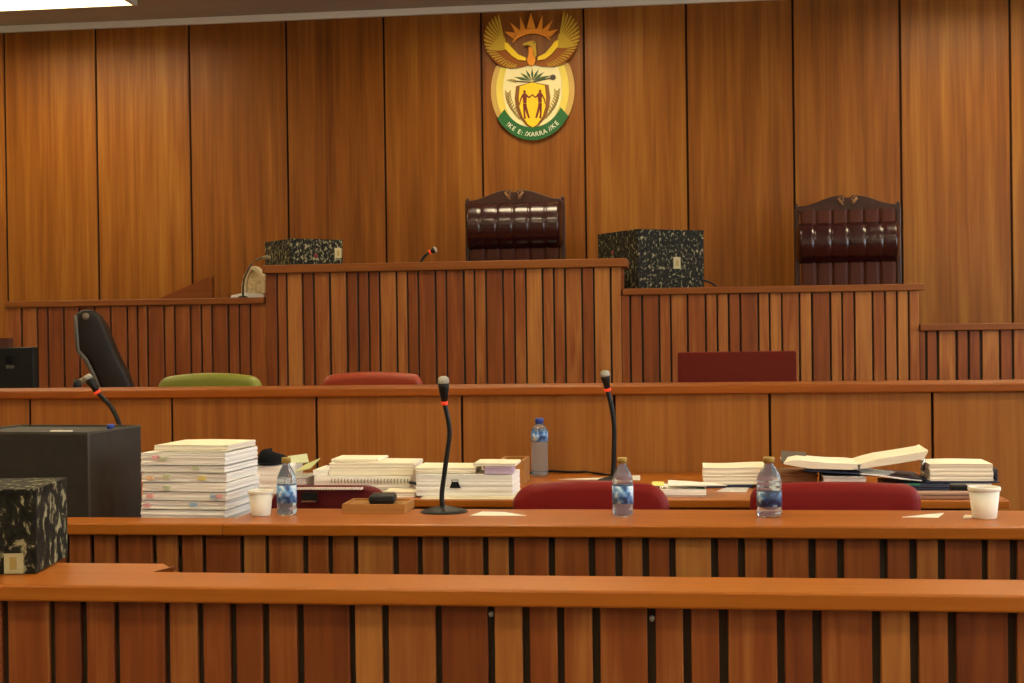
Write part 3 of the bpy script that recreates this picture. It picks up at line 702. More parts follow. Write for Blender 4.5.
# black case on the second desk
Yk = yn0+0.27
c = P(88, 470, Yk); zt = P(88, 433, Yk).z; rz = math.radians(-7)
bk = thing('black_case', 'big plain black case on the left of the slatted desk', 'case', (0, 0, 0), rz)
w, d, h = 0.52, 0.38, zt-ZW
bk.location = Vector((c.x, Yk, ZW+0.001))-rot(rz)@Vector((w, 0, 0))
MB().box(0, w, 0, d, 0, h-0.006, bev=0.004).build('body', 'caseblack', bk)
lid = MB(); e = 0.006
lid.box(0, w, 0, e, h-0.006, h+0.002).box(0, w, d-e, d, h-0.006, h+0.002).box(0, e, e, d-e, h-0.006, h+0.002).box(w-e, w, e, d-e, h-0.006, h+0.002)
lid.build('rim', plain('case_rim', (0.07, 0.065, 0.05), 0.4), bk)
MB().box(w-0.002, w+0.0015, -0.0015, 0.012, 0, h-0.006).build('corner_strip', plain('case_strip', (0.055, 0.05, 0.045), 0.35), bk)
tag(MB().box(-0.04, 0.04, -0.01, 0.01, 0, 0.004).build('paper_slip', 'sheet', None, Vector(bk.location)+rot(rz)@Vector((w-0.115, 0.018, h+0.0025)), rz), 'white paper slip lying on top of the black case', 'paper slip')
tag(MB().lathe([(0, 0), (0.014, 0), (0.014, 0.016), (0.012, 0.018), (0, 0.018)], 20).build('bottle_cap', 'bluecap', None, Vector(bk.location)+rot(rz)@Vector((w-0.06, 0.26, h-0.005)), 0), 'blue bottle cap lying on top of the black case', 'bottle cap')

# black screen at the far left behind the barrier
Ys = 7.2
pL, pR = P(-40, 387, Ys), P(33, 347, Ys)
sb = thing('monitor', 'black monitor seen from behind at the left edge behind the barrier', 'monitor', (pL.x, Ys, 0.81))
w = pR.x-pL.x; h = pR.z-0.81
MB().box(0, w, 0, 0.06, 0.12, h, bev=0.006).build('body', 'black', sb)
MB().box(w-0.155, w-0.115, -0.012, 0.001, h-0.085, h-0.045, bev=0.003).build('socket', 'blackfabric', sb)
MB().box(w-0.155, w-0.11, -0.006, 0.001, h-0.115, h-0.098, bev=0.002).build('maker_plate', plain('dull_plate', (0.10, 0.10, 0.08), 0.5), sb)
MB().box(w/2-0.12, w/2+0.12, -0.05, 0.16, 0, 0.02, bev=0.004).box(w/2-0.03, w/2+0.03, 0.01, 0.05, 0.02, 0.2).build('stand', 'black', sb)
pt = P(8, 338, Ys)
tag(MB().box(-0.25, 0, 0.0, 0.055, 0, max(0.02, pt.z-pR.z)).build('book', plain('brown_cover', (0.07, 0.022, 0.012), 0.5), None, (pt.x, Ys+0.002, pR.z)), 'brown book lying on top of the black monitor', 'book')
# counter the monitor stands on
struct_o = thing('side_table', 'wooden table behind the barrier that carries the black monitor', 'table', (-3.6, 7.25, 0))
MB().box(-0.6, 0.5, -0.2, 0.3, 0.77, 0.81, bev=0.004).build('tabletop', 'rail', struct_o)
for sx in (-0.55, 0.45):
    for sy in (-0.15, 0.25): MB().box(sx-0.025, sx+0.025, sy-0.025, sy+0.025, 0.281, 0.77).build('leg', 'slat', struct_o)

# ------------------------------------------------------------------ chairs
def back_slab(w, z0, z1, rt_, thick, bev, arch=0.0, bow=0.05):
    pts = rrect(w, z0, z1, rt_, 0.04, 10)
    # densify the straight top for arch
    out = []
    for i, p_ in enumerate(pts):
        q = pts[(i+1) % len(pts)]; out.append(p_)
        L = math.hypot(q[0]-p_[0], q[1]-p_[1])
        n = int(L/0.04)
        for k in range(1, n): out.append((p_[0]+(q[0]-p_[0])*k/n, p_[1]+(q[1]-p_[1])*k/n))
    out = [(x, z+arch*(1-(2*x/w)**2)*max(0, (z-z0)/(z1-z0))**2) for x, z in out]
    mb = MB().prism(out, -thick/2, thick/2, bev=bev, seg=5, smooth=False)
    return mb
def chair(name, label, loc_, rz, mat, w, z0, z1, rt_, thick, legmat='chrome', arch=0.0, bev=0.03, seat_dir=1, group=None, legs=True, tilt=0.06):
    t = thing(name, label, 'chair', loc_, rz, group)
    mb = back_slab(w, z0, z1, rt_, thick, bev, arch)
    sh_ = Matrix.Translation((0, 0, z0))@Matrix.Rotation(tilt*seat_dir, 4, 'X').inverted()@Matrix.Translation((0, 0, -z0))
    mb.bm.transform(sh_)
    o = mb.build('backrest', mat, t); smooth_by_angle(o, 35)
    y0, y1 = (0.02, 0.46) if seat_dir > 0 else (-0.46, -0.02)
    s_ = MB().box(-w/2+0.02, w/2-0.02, y0, y1, 0.40, 0.48, bev=0.03, seg=4).build('seat', mat, t); smooth_by_angle(s_, 35)
    for sx in (-1, 1):
        MB().box(sx*(w/2-0.10)-0.015, sx*(w/2-0.10)+0.015, -0.012, 0.012, 0.38, z0+0.06, bev=0.003).build('back_support', legmat, t)
        for yy in (y0+0.02, y1-0.03): MB().tube([(sx*(w/2-0.05), yy, 0.0), (sx*(w/2-0.06), yy, 0.41)], 0.014, 10).build('leg', legmat, t)
    return t
Yc = 5.10
def at_chair(px, py, Y): p_ = P(px, py, Y); return p_
# two red ones and the wine one between the desks
s_ = ppm(Yc, 590)
p_ = at_chair(590, 481.5, Yc)
c1 = chair('leather_chair', 'red leather chair behind the middle small bottle, facing the paper desk', (p_.x, Yc, 0), 0, 'red', 157/s_, 0.56, p_.z-0.020, 0.075, 0.10, group='red chairs between the desks', bev=0.035, arch=0.022)
s_ = ppm(Yc, 835); p_ = at_chair(834.5, 482.5, Yc)
c2 = chair('leather_chair', 'red leather chair beside the dark-labelled bottle, in front of the open binder', (p_.x, Yc, 0), 0, 'red', 167/s_, 0.56, p_.z-0.009, 0.055, 0.11, group='red chairs between the desks', bev=0.038, arch=0.010)
s_ = ppm(Yc, 329); p_ = at_chair(329, 485.5, Yc)
c3 = chair('leather_chair', 'wine-red leather chair with pale stitching behind the wooden tray', (p_.x, Yc, 0), 0, 'wine', 124/s_, 0.56, p_.z, 0.10, 0.07, group='red chairs between the desks', bev=0.02)
st = MB(); ww = 124/s_
for k in range(24):
    x = -ww/2+0.10+k*(ww-0.2)/23; st.box(x-0.0035, x+0.0035, -0.058, -0.02, p_.z-0.010, p_.z-0.004)
st.build('stitching', 'stitch', c3)
lb = P(308, 498, Yc-0.05)
lt = MB().box(-0.025, 0.035, -0.048, -0.043, lb.z-0.018, lb.z+0.02, bev=0.001)
lt_o = lt.build('tag', 'black', c3); lt_o.location.x = lb.x-c3.location.x
g_ = MB().box(-0.025, 0.030, -0.0500, -0.047, lb.z-0.016, lb.z-0.010).build('tag_edge', 'chrome', lt_o)

# chairs behind the barrier
Yg = 7.35; s_ = ppm(Yg, 211); p_ = P(211, 373.5, Yg)
chair('vinyl_chair', 'olive green vinyl chair showing above the barrier', (p_.x, Yg, 0.28), 0, 'green', 106/s_, 0.5, p_.z-0.28-0.022, 0.06, 0.09, arch=0.026, seat_dir=-1, bev=0.035)
p_ = P(373.5, 372, Yg); s_ = ppm(Yg, 373)
chair('vinyl_chair', 'orange-red vinyl chair showing above the barrier', (p_.x, Yg, 0.28), 0, 'orange', 101/s_, 0.5, p_.z-0.28-0.018, 0.05, 0.09, arch=0.020, seat_dir=-1, bev=0.035)
p_ = P(736.5, 351.5, Yg); s_ = ppm(Yg, 736)
chair('square_back_chair', 'square-backed maroon fabric chair showing above the barrier', (p_.x, Yg, 0.28), 0, 'maroon', 117/s_, 0.45, p_.z-0.28, 0.012, 0.06, seat_dir=-1, bev=0.008, tilt=0.0)
# raised floor for them
struct(MB().box(-5.0, 2.4, 6.97, 8.9, 0, 0.28).build('floor_dais', 'carpet'))
# black high-back office chair seen from the side
Yo = 8.0
def pk(px, py): q = P(px, py, Yo); return (q.x, q.z)
oc = thing('office_chair', 'tall black leather office chair seen from its side before the slatted bench', 'chair', (P(108, 380, Yo).x, Yo, 0.281), 0.36)
def rel(q): return (q[0]-oc.location.x, q[1]-0.28)
outl = [rel(pk(*q)) for q in [(79.5, 318), (82, 313.5), (88, 310.5), (95, 311), (101, 315.5), (106, 324), (112, 340), (119, 358), (127, 374), (133.5, 392), (141, 415), (112, 415), (104, 392), (97, 372), (90, 358), (82, 352), (80, 338)]]
o = MB().prism(outl, -0.24, 0.24, bev=0.03, seg=3).build('backrest', 'brownblack', oc); smooth_by_angle(o, 40)
ed = MB().tube([(*[rel(pk(*q))[0] for q in [(81, 316)]], -0.235, rel(pk(81, 316))[1])]+[(rel(pk(*q))[0], -0.235, rel(pk(*q))[1]) for q in [(81.5, 330), (83, 350), (90, 359), (97, 374), (103, 390)]], 0.012, 8).build('piping', plain('worn_edge', (0.10, 0.085, 0.065), 0.35), oc)
q = rel(pk(90, 317)); MB().lathe([(0, 0), (0.020, 0.0), (0.018, 0.012), (0, 0.016)], 14, M4=Matrix.Translation((q[0], -0.24, q[1]))@Matrix.Rotation(PI/2, 4, 'X')).build('button', plain('worn_tan', (0.20, 0.15, 0.10), 0.5), oc)
q0 = rel(pk(133, 400))
MB().box(q0[0]-0.42, q0[0]+0.02, -0.25, 0.25, 0.42, 0.52, bev=0.03, seg=3).build('seat', 'brownblack', oc)
MB().tube([(q0[0]-0.2, 0, 0.08), (q0[0]-0.2, 0, 0.43)], 0.03, 12).build('gas_post', 'chrome', oc)
mb = MB()
for k in range(5):
    a = 2*PI*k/5; mb.tube([(q0[0]-0.2, 0, 0.09), (q0[0]-0.2+0.28*math.cos(a), 0.28*math.sin(a), 0.03)], [0.025, 0.02], 8)
mb.build('star_base', 'black', oc)
ar = [(rel(pk(*q))[0], -0.28, rel(pk(*q))[1]) for q in [(84, 392), (83, 383), (84, 378)]]
MB().tube([(ar[0][0], -0.28, 0.46)]+ar, 0.025, 8).build('arm_post', 'black', oc)
q = rel(pk(88, 379)); MB().lathe([(0, -0.045), (0.016, -0.04), (0.019, 0), (0.016, 0.04), (0, 0.045)], 12, M4=Matrix.Translation((q[0], -0.28, q[1]))@Matrix.Rotation(1.15, 4, 'Y')).build('armrest', plain('worn_arm', (0.24, 0.19, 0.12), 0.4), oc)

# ------------------------------------------------------------------ microphones
def mic(label, base, pts, head, r=0.008, base_r=(0.085, 0.06), hl=0.075, hr=0.019, group='gooseneck microphones', basemat='black'):
    """pts: gooseneck points in place coordinates; head: tip point"""
    t = thing('gooseneck_microphone', label, 'microphone', base, 0, group)
    b0 = Vector(base); pts = [Vector(q)-b0 for q in pts]; tip = Vector(head)-b0
    MB().lathe([(0, 0), (1, 0), (1.0, 0.05), (0.85, 0.16), (0.45, 0.30), (0.2, 0.40), (0, 0.42)], 36, sx=1, sy=1, M4=Matrix.Diagonal((base_r[0], base_r[1], 0.055, 1))).build('base', basemat, t)
    # smooth the neck
    cur = []
    for i in range(len(pts)-1):
        p0, p1, p2, p3 = pts[max(i-1, 0)], pts[i], pts[i+1], pts[min(i+2, len(pts)-1)]
        for k in range(8):
            u = k/8; cur.append(0.5*((2*p1)+(p2-p0)*u+(2*p0-5*p1+4*p2-p3)*u*u+(3*p1-p0-3*p2+p3)*u**3))
    cur.append(pts[-1])
    MB().tube(cur, r, 10).build('gooseneck', 'black', t)
    end = pts[-1]; d = (tip-end).normalized(); L = (tip-end).length
    q = Vector((0, 0, 1)).rotation_difference(d).to_matrix().to_4x4(); Mx = Matrix.Translation(end)@q
    MB().lathe([(0, -0.002), (r*1.45, -0.002), (r*1.5, 0.002), (r*1.5, 0.008), (r*1.4, 0.011), (0, 0.011)], 20, M4=Mx).build('light_ring', 'led', t)
    MB().lathe([(0, 0.010), (r*1.35, 0.010), (hr*0.75, L*0.35), (hr, L*0.62), (hr, L*0.78), (0, L*0.78)], 20, M4=Mx).build('capsule', 'black', t)
    MB().lathe([(0, L*0.775), (hr*1.03, L*0.775), (hr*1.03, L*0.86), (hr*0.9, L*0.95), (hr*0.5, L), (0, L)], 20, M4=Mx).build('grille', 'mesh_grey', t)
    return t
# middle one on the second desk
bs = PZ(444, 512, ZD); Ym = bs.y
mic('black gooseneck microphone with round base standing on the slatted desk', bs, [bs+Vector((-0.005, 0, 0.02)), P(442, 492, Ym), P(447, 455, Ym), P(449.5, 432, Ym), P(446.5, 412, Ym), P(444.5, 404, Ym)], P(443.2, 376.5, Ym-0.02), r=0.0085, base_r=(0.083, 0.075), hr=0.0195)
# one on the paper desk
bs = PZ(613, 481, Z1); Ym = bs.y
mic('black gooseneck microphone rising straight between the two right red chairs', bs, [bs+Vector((0, 0, 0.02)), P(614, 450, Ym), P(614, 425, Ym), P(611.5, 407, Ym), P(608.5, 394, Ym), P(607.5, 390, Ym)], P(604.5, 371, Ym-0.03), r=0.0105, base_r=(0.07, 0.06), hr=0.02)
# left one behind the black case
bs = PZ(124, 480, Z1); Ym = bs.y
mic('black gooseneck microphone leaning left behind the black case', bs, [bs+Vector((0, 0, 0.02)), P(123, 440, Ym), P(118.5, 422, Ym), P(111, 407, Ym), P(101, 396, Ym), P(98, 393, Ym)], P(86, 375, Ym-0.02), r=0.0105, base_r=(0.07, 0.06), hr=0.02)
# bench microphone
bs = P(421, 266, YB+0.4); bs.z = ZCT+0.001; Ym = bs.y
mic('small gooseneck microphone peeking over the raised centre of the bench', bs, [bs+Vector((0, 0, 0.02)), P(421, 264, Ym), P(423, 258, Ym), P(427, 254, Ym), P(429.5, 252.3, Ym)], P(436.5, 249, Ym), r=0.011, base_r=(0.07, 0.06), hr=0.022)

# ------------------------------------------------------------------ bottles and cups
def bottle(label, base, h, r, cap, lab, lz=(0.22, 0.52), slim=False, group='water bottles'):
    t = thing('water_bottle', label, 'bottle', base, rnd.random()*6, group)
    k = h
    if not slim:
        prof = [(0, 0.004*1), (r*0.6, 0.0), (r*0.92, 0.004), (r, 0.05*k), (r*0.97, 0.09*k), (r, 0.12*k), (r*0.955, 0.15*k), (r, 0.20*k), (r*0.985, 0.22*k), (r*0.985, 0.53*k), (r, 0.55*k), (r*0.94, 0.575*k), (r, 0.60*k), (r*0.95, 0.64*k), (r*0.86, 0.70*k), (r*0.62, 0.79*k), (r*0.42, 0.85*k), (r*0.36, 0.88*k), (r*0.36, 0.92*k), (0, 0.92*k)]
    else:
        prof = [(0, 0.004), (r*0.7, 0.0), (r, 0.006)]
        for i in range(10):
            prof += [(r, (0.05+i*0.052)*k), (r*0.945, (0.076+i*0.052)*k)]
        prof += [(r, 0.58*k), (r*0.98, 0.60*k), (r*0.98, 0.78*k), (r*0.9, 0.82*k), (r*0.6, 0.88*k), (r*0.45, 0.90*k), (r*0.42, 0.93*k), (0, 0.93*k)]
    MB().lathe(prof, 40).build('bottle_body', 'bottle', t)
    cr_ = r*0.46 if not slim else r*0.5
    MB().lathe([(0, 0.905*k), (cr_, 0.905*k), (cr_, 0.985*k), (cr_*0.92, k), (0, k)], 28).build('cap', cap, t)
    a, b2 = lz
    MB().lathe([(r*1.002, a*k), (r*1.012, a*k), (r*1.012, b2*k), (r*1.002, b2*k)], 40).build('label_sleeve', lab, t)
    return t
def size_at(px, y0, y1, z):   # base point and height for a thing standing on height z
    b_ = PZ(px, y1, z); top = P(px, y0, b_.y); return b_, top.z-z
b_, h_ = size_at(287, 457.5, 514.5, ZD); bottle('small water bottle next to the foam cup in front of the wine-red chair', b_, h_, 0.0345, 'olive', 'label')
b_, h_ = size_at(623, 457.5, 515.5, ZD); bottle('small water bottle with gold cap in front of the middle red chair', b_, h_, 0.0355, 'olive', 'label')
b_, h_ = size_at(769.5, 457, 516.5, ZD); bottle('small water bottle with dark blue label at the corner of a red chair', b_, h_, 0.0415, 'olive', 'labeldark', (0.18, 0.43))
b_, h_ = size_at(540, 418, 476, Z1); bottle('tall ribbed water bottle with blue cap standing against the barrier', b_, h_, 0.0375, 'bluecap', 'label', (0.60, 0.78), slim=True)
def cup(label, base, h, r):
    t = thing('foam_cup', label, 'cup', base, 0, 'white foam cups')
    MB().lathe([(0, 0.002), (r*0.70, 0), (r*0.74, 0.003), (r*0.92, h*0.86), (r*0.92, h*0.86), (r*0.99, h*0.88), (r*1.0, h*0.97), (r*0.97, h), (r*0.90, h), (r*0.87, h*0.9), (r*0.68, 0.006), (0, 0.006)], 40).build('cup_wall', 'foam', t)
    MB().lathe([(0, h*0.70), (r*0.84, h*0.70), (r*0.84, h*0.702), (0, h*0.702)], 32).build('drink', plain('tea', (0.25, 0.13, 0.05), 0.1), t)
    return t
b_, h_ = size_at(261, 490, 515.5, ZD); cup('white foam cup between the tall paper stack and a bottle', b_, h_, 13.0/ppm(b_.y, 261))
b_, h_ = size_at(984.5, 486.5, 518, ZD); cup('white foam cup at the right end of the slatted desk', b_, h_, 16.0/ppm(b_.y, 984))

# ------------------------------------------------------------------ papers
def bundle(name, label, cat, base, w, d, h, rz, mat, group=None, wave=0.0, skew=0.0):
    """a bundle of sheets with slightly uneven edges; base = middle of its front edge"""
    mb = MB(); t = bmesh.new(); nx, ny, nz = 16, 6, max(2, int(h/0.004)); nz = min(nz, 14)
    import math as m_
    ph = rnd.random()*6
    jit = [(rnd.uniform(-1, 1)*0.0022, rnd.uniform(-1, 1)*0.0022) for _ in range(nz+1)]
    def vert(i, j, k):
        u, v, q = i/nx, j/ny, k/nz
        x = (u-0.5)*w+jit[k][0]+skew*q; y = v*d+jit[k][1]
        z = q*h + wave*q*m_.sin(u*PI*1.3+ph)*(0.4+0.6*v) + wave*0.4*q*m_.sin(u*7+ph*2)
        return (x, y, z)
    V = {}
    def gv(i, j, k):
        if (i, j, k) not in V: V[(i, j, k)] = t.verts.new(vert(i, j, k))
        return V[(i, j, k)]
    for i in range(nx):
        for j in range(ny):
            t.faces.new((gv(i, j, nz), gv(i+1, j, nz), gv(i+1, j+1, nz), gv(i, j+1, nz))); t.faces.new((gv(i, j, 0), gv(i, j+1, 0), gv(i+1, j+1, 0), gv(i+1, j, 0)))
    for k in range(nz):
        for i in range(nx):
            t.faces.new((gv(i, 0, k), gv(i+1, 0, k), gv(i+1, 0, k+1), gv(i, 0, k+1))); t.faces.new((gv(i, ny, k), gv(i, ny, k+1), gv(i+1, ny, k+1), gv(i+1, ny, k)))
        for j in range(ny):
            t.faces.new((gv(0, j, k), gv(0, j, k+1), gv(0, j+1, k+1), gv(0, j+1, k))); t.faces.new((gv(nx, j, k), gv(nx, j+1, k), gv(nx, j+1, k+1), gv(nx, j, k+1)))
    bmesh.ops.recalc_face_normals(t, faces=t.faces[:])
    mb.add(t)
    return tag(mb.build(name, mat, None, base, rz), label, cat, group)

# tall stack at the left: eight bundles
Yst = yn0+0.24
pl, pr = P(140, 480, Yst), P(226.5, 480, Yst)
cx = (pl.x+pr.x)/2; wS = pr.x-pl.x
ys_px = [523, 509.5, 500.5, 491.5, 482, 472.5, 465, 452]
zz = [P(190, y, Yst).z for y in ys_px]; zz[0] = ZW
words = ['lowest bundle of white papers', 'second bundle from the bottom', 'third bundle from the bottom, with coloured tabs', 'fourth bundle from the bottom', 'fifth bundle from the bottom, with tabs', 'sixth bundle from the bottom', 'second bundle from the top']
tabs = {1: [(0.62, 'bluetab'), (0.07, 'pink')][::-1], 2: [(0.10, 'pink'), (0.86, 'bluetab'), (0.92, 'pink')], 3: [(0.30, 'mint')], 4: [(0.10, 'orangetab'), (0.30, 'mint'), (0.72, 'yellow')], 5: [(0.66, 'mint')], 6: [(0.18, 'pink'), (0.27, 'mint')]}
srz = math.radians(-4)
for k in range(7):
    h_ = zz[k+1]-zz[k]
    o = bundle('paper_bundle', words[k] + ' in the tall stack beside the black case', 'paper bundle', (cx+rnd.uniform(-.004, .004), Yst+rnd.uniform(-.004, .004), zz[k]+0.0005), wS, 0.30, h_-0.0035, srz+rnd.uniform(-.02, .02), 'paper', 'bundles in the tall paper stack', wave=0.0012)
    # bent cover sheet under each bundle
    MB().box(-wS/2-0.002, wS/2+0.002, -0.003, 0.303, -0.0, 0.0014).build('cover_sheet', 'paper', o)
    for u, mt in tabs.get(k, []):
        x = (u-0.5)*wS; zt_ = h_*rnd.uniform(0.35, 0.6)
        MB().box(x-0.012, x+0.012, -0.010, 0.01, zt_-0.006, zt_+0.006).build('sticky_tab', mt, o)
zt0 = zz[7]
# cream papers on top (front edge further back, reaching to the right)
pl, pr = P(156, 440, Yst+0.05), P(231, 440, Yst+0.05)
o = bundle('paper_bundle', 'topmost cream bundle on the tall stack beside the black case', 'paper bundle', ((pl.x+pr.x)/2, Yst+0.02, zt0+0.0005), pr.x-pl.x, 0.26, P(200, 443.5, Yst+0.05).z-zt0-0.004, srz, 'cream', 'bundles in the tall paper stack', wave=0.001)

# on the paper desk -----------------------------------------------------------
def desk_bundle(name, label, cat, x0, x1, ytop, ybot, mat, d=0.22, rz=0.0, zb=None, Y=None, group=None, wave=0.0015):
    """front face between columns x0..x1; stands on the paper desk (ybot) or on height zb at depth Y"""
    if Y is None: Y = PZ((x0+x1)/2, ybot, Z1).y
    if zb is None: zb = Z1
    pl, pr = P(x0, ytop+2.4, Y), P(x1, ytop+2.4, Y); top = (pl.z+pr.z)/2
    h = max(0.002, top-zb)
    return bundle(name, label, cat, ((pl.x+pr.x)/2, Y, zb+0.0006), pr.x-pl.x, d, h-0.001, rz, mat, group, wave), top, Y
gp = 'papers on the desk before the barrier'
# beneath and around the black cap
YD = 5.45
o, zt, Y = desk_bundle('paper_bundle', 'thick white paper bundle under the black cap', 'paper bundle', 250, 286, 463.5, 492, 'paper', d=0.24, Y=YD, group=gp)
tag(MB().box(-0.06, 0.06, -0.004, 0.001, 0, 0.012).build('binder_clip', 'greypaper', None, (P(268, 480, YD).x, YD-0.002, P(268, 480, YD).z)), 'grey strip clipped on the bundle under the black cap', 'clip') if False else None
pcap = P(271, 463, YD+0.08)
cp = thing('cloth_hat', 'black cloth cap lying on the white bundle behind the tall stack', 'hat', (pcap.x, YD+0.1, zt+0.001))
def dome(u, v):
    a = 2*PI*u; r = math.cos(v*PI/2)**0.5; return Vector((0.062*r*math.cos(a)*(1+0.05*math.sin(3*a)), 0.085*r*math.sin(a), 0.050*math.sin(v*PI/2)*(1+0.25*math.cos(a+2.5))))
MB().grid(dome, 32, 10, closed_u=True).build('crown', 'blackfabric', cp)
MB().prism([(0.085*math.cos(PI*k/12)*0.75, 0.05*math.sin(PI*k/12)) for k in range(13)], 0, 0.004, M4=Matrix.Translation((0.0, -0.06, 0.004))@Matrix.Rotation(PI/2, 4, 'X')).build('peak', 'blackfabric', cp)
# pale green leaflets leaning up
Yl = 5.6
o, zl, Y = desk_bundle('paper_bundle', 'low bundle of loose sheets under the green leaflets', 'paper bundle', 290, 306, 475.5, 492, 'greypaper', d=0.2, Y=Yl-0.08, group=gp)
def leaflet(label, quad, mat, Y0, Y1, name='leaflet', cat='leaflet', th=0.004):
    t = bmesh.new(); P4 = [P(quad[0][0], quad[0][1], Y0), P(quad[1][0], quad[1][1], Y0), P(quad[2][0], quad[2][1], Y1), P(quad[3][0], quad[3][1], Y1)]
    c_ = sum(P4, Vector())/4
    nrm = (P4[1]-P4[0]).cross(P4[3]-P4[0]).normalized()*th
    a = [t.verts.new(p-c_) for p in P4]; b = [t.verts.new(p-c_-nrm) for p in P4]
    t.faces.new(a); t.faces.new(b[::-1])
    for k in range(4): t.faces.new((a[k], a[(k+1) % 4], b[(k+1) % 4], b[k]))
    bmesh.ops.recalc_face_normals(t, faces=t.faces[:])
    mb = MB(); mb.add(t); return tag(mb.build(name, mat, None, c_), label, cat)
leaflet('pale green leaflet leaning at the back of the loose sheets behind the first bottle', [(287, 463), (309, 462), (307, 453.5), (288, 456)], 'mint', Yl, Yl+0.10)
leaflet('pale green folded leaflet tilted towards the spiral-bound book', [(296, 471), (310, 468), (320, 458), (304, 465)], plain('leaflet_olive', (0.55, 0.55, 0.25), 0.8), Yl-0.06, Yl-0.012)
# spiral-bound book and white blocks
Yk2 = 5.50
o, z1_, Y = desk_bundle('spiral_bound_book', 'white spiral-bound book under the thick white ream', 'book', 314, 410, 474.5, 492, 'paper', d=0.24, Y=Yk2, group=gp)
sp = MB(); pA, pB = P(332, 478.5, Yk2), P(408, 476.5, Yk2)
for k in range(24):
    x = pA.x+(pB.x-pA.x)*k/23-o.location.x; zc_ = z1_-0.016-o.location.z
    sp.tube([(x, -0.001+0.007*math.cos(a_)-0.003, zc_+0.008*math.sin(a_)) for a_ in [2*PI*q/8 for q in range(9)]], 0.0016, 5)
sp.build('spiral_wire', plain('grey_wire', (0.22, 0.20, 0.18), 0.5), o)
o, z2_, Y = desk_bundle('paper_ream', 'thick white ream lying on the spiral-bound book', 'paper ream', 329.5, 413.5, 460.5, 474, 'cream', d=0.2, Y=Yk2+0.04, zb=z1_+0.001, group=gp, wave=0.001)
desk_bundle('sheet_sheaf', 'thin sheaf of sheets topping the white ream', 'paper sheaf', 331, 378, 456.8, 460, 'cream', d=0.19, Y=Yk2+0.07, zb=z2_+0.002, group=gp, wave=0.0005)
o, z3_, Y = desk_bundle('paper_bundle', 'small paper block left of the thick white ream, on the spiral-bound book', 'paper bundle', 313, 328.5, 467.5, 474, 'paper', d=0.2, Y=Yk2+0.04, zb=z1_+0.001, group=gp)
# flat sheets in front
desk_bundle('paper_bundle', 'flat spread of white sheets in front of the spiral-bound book', 'paper bundle', 384, 415, 489, 496, 'cream', d=0.105, Y=Yk2-0.12, group=gp)
# big middle bundle with lilac papers
Yb2 = 5.48
o, z0_, Y = desk_bundle('folder', 'flat cream folder under the wide white bundle in the middle', 'folder', 421, 513, 495, 503, 'cream', d=0.3, Y=y10+0.02, group=gp, wave=0.0005)
o, z4_, Y = desk_bundle('paper_bundle', 'wide white paper bundle behind the standing microphone', 'paper bundle', 416, 512, 472.5, 495, 'paper', d=0.24, Y=y10+0.06, zb=z0_+0.001, group=gp)
desk_bundle('paper_sheaf', 'cream sheaf at the left end of the wide white bundle', 'paper sheaf', 416, 476, 465, 472, 'cream', d=0.2, Y=y10+0.10, zb=z4_+0.002, group=gp, wave=0.0012)
desk_bundle('envelope', 'small brown envelope lying on the wide white bundle', 'envelope', 458, 479, 471, 473, 'tan', d=0.07, Y=y10+0.065, zb=z4_+0.0022, group=gp, wave=0.0) if False else None
o, z5_, Y = desk_bundle('lilac_booklet', 'thick lilac booklet on the wide white bundle', 'booklet', 485, 512, 465, 474, 'lilac', d=0.2, Y=y10+0.07, zb=z4_+0.002, rz=0.06)
desk_bundle('paper_sheaf', 'cream sheaf lying on the lilac booklet', 'paper sheaf', 473, 515, 461, 465, 'cream', d=0.18, Y=y10+0.09, zb=z5_+0.002, group=gp, wave=0.001)
# wooden box behind it
Yx = 5.85
pl, pr = P(498, 460.5, Yx), P(524, 460.5, Yx)
wb = thing('wooden_box', 'small open wooden box between the lilac booklet and the tall bottle', 'box', (pl.x, Yx, Z1))
w_ = pr.x-pl.x; hb = pl.z-Z1
mb = MB().box(0, w_, 0, 0.012, 0, hb).box(0, w_, 0.19, 0.202, 0, hb).box(0, 0.012, 0.012, 0.19, 0, hb).box(w_-0.012, w_, 0.012, 0.19, 0, hb).box(0.012, w_-0.012, 0.012, 0.19, 0.004, 0.014)
mb.build('body', 'traywood', wb)
# pens
def pen(label, a, b, mat='black', r=0.005):
    A, Bq = Vector(a), Vector(b); c_ = (A+Bq)/2
    t = thing('pen', label, 'pen', c_)
    MB().tube([A-c_, A-c_+(Bq-A)*0.7], r, 10).build('barrel', mat, t)
    MB().tube([A-c_+(Bq-A)*0.7, A-c_+(Bq-A)*0.92, Bq-c_], [r*0.9, r*0.7, 0.001], 10).build('tip', 'chrome', t)
    return t
yq = y10+0.045
pen('black pen lying across white sheets beside the standing microphone', P(410, 482.5, Yk2-0.02)+Vector((0, 0, 0.0)), P(429, 485.5, Yk2-0.10), r=0.0065)
cl = P(455, 485, y10+0.052)
bc = thing('binder_clip', 'black binder clip on the front of the wide white bundle', 'binder clip', (cl.x, cl.y, cl.z))
MB().prism([(-0.022, -0.012), (0.022, -0.012), (0.012, 0.012), (-0.012, 0.012)], 0, 0.006, bev=0.001).build('clasp', 'black', bc)
MB().tube([(-0.01, 0.0, 0.010), (-0.014, -0.005, 0.02), (0.014, -0.005, 0.02), (0.01, 0.0, 0.010)], 0.0016, 6).build('wire_handle', 'black', bc)
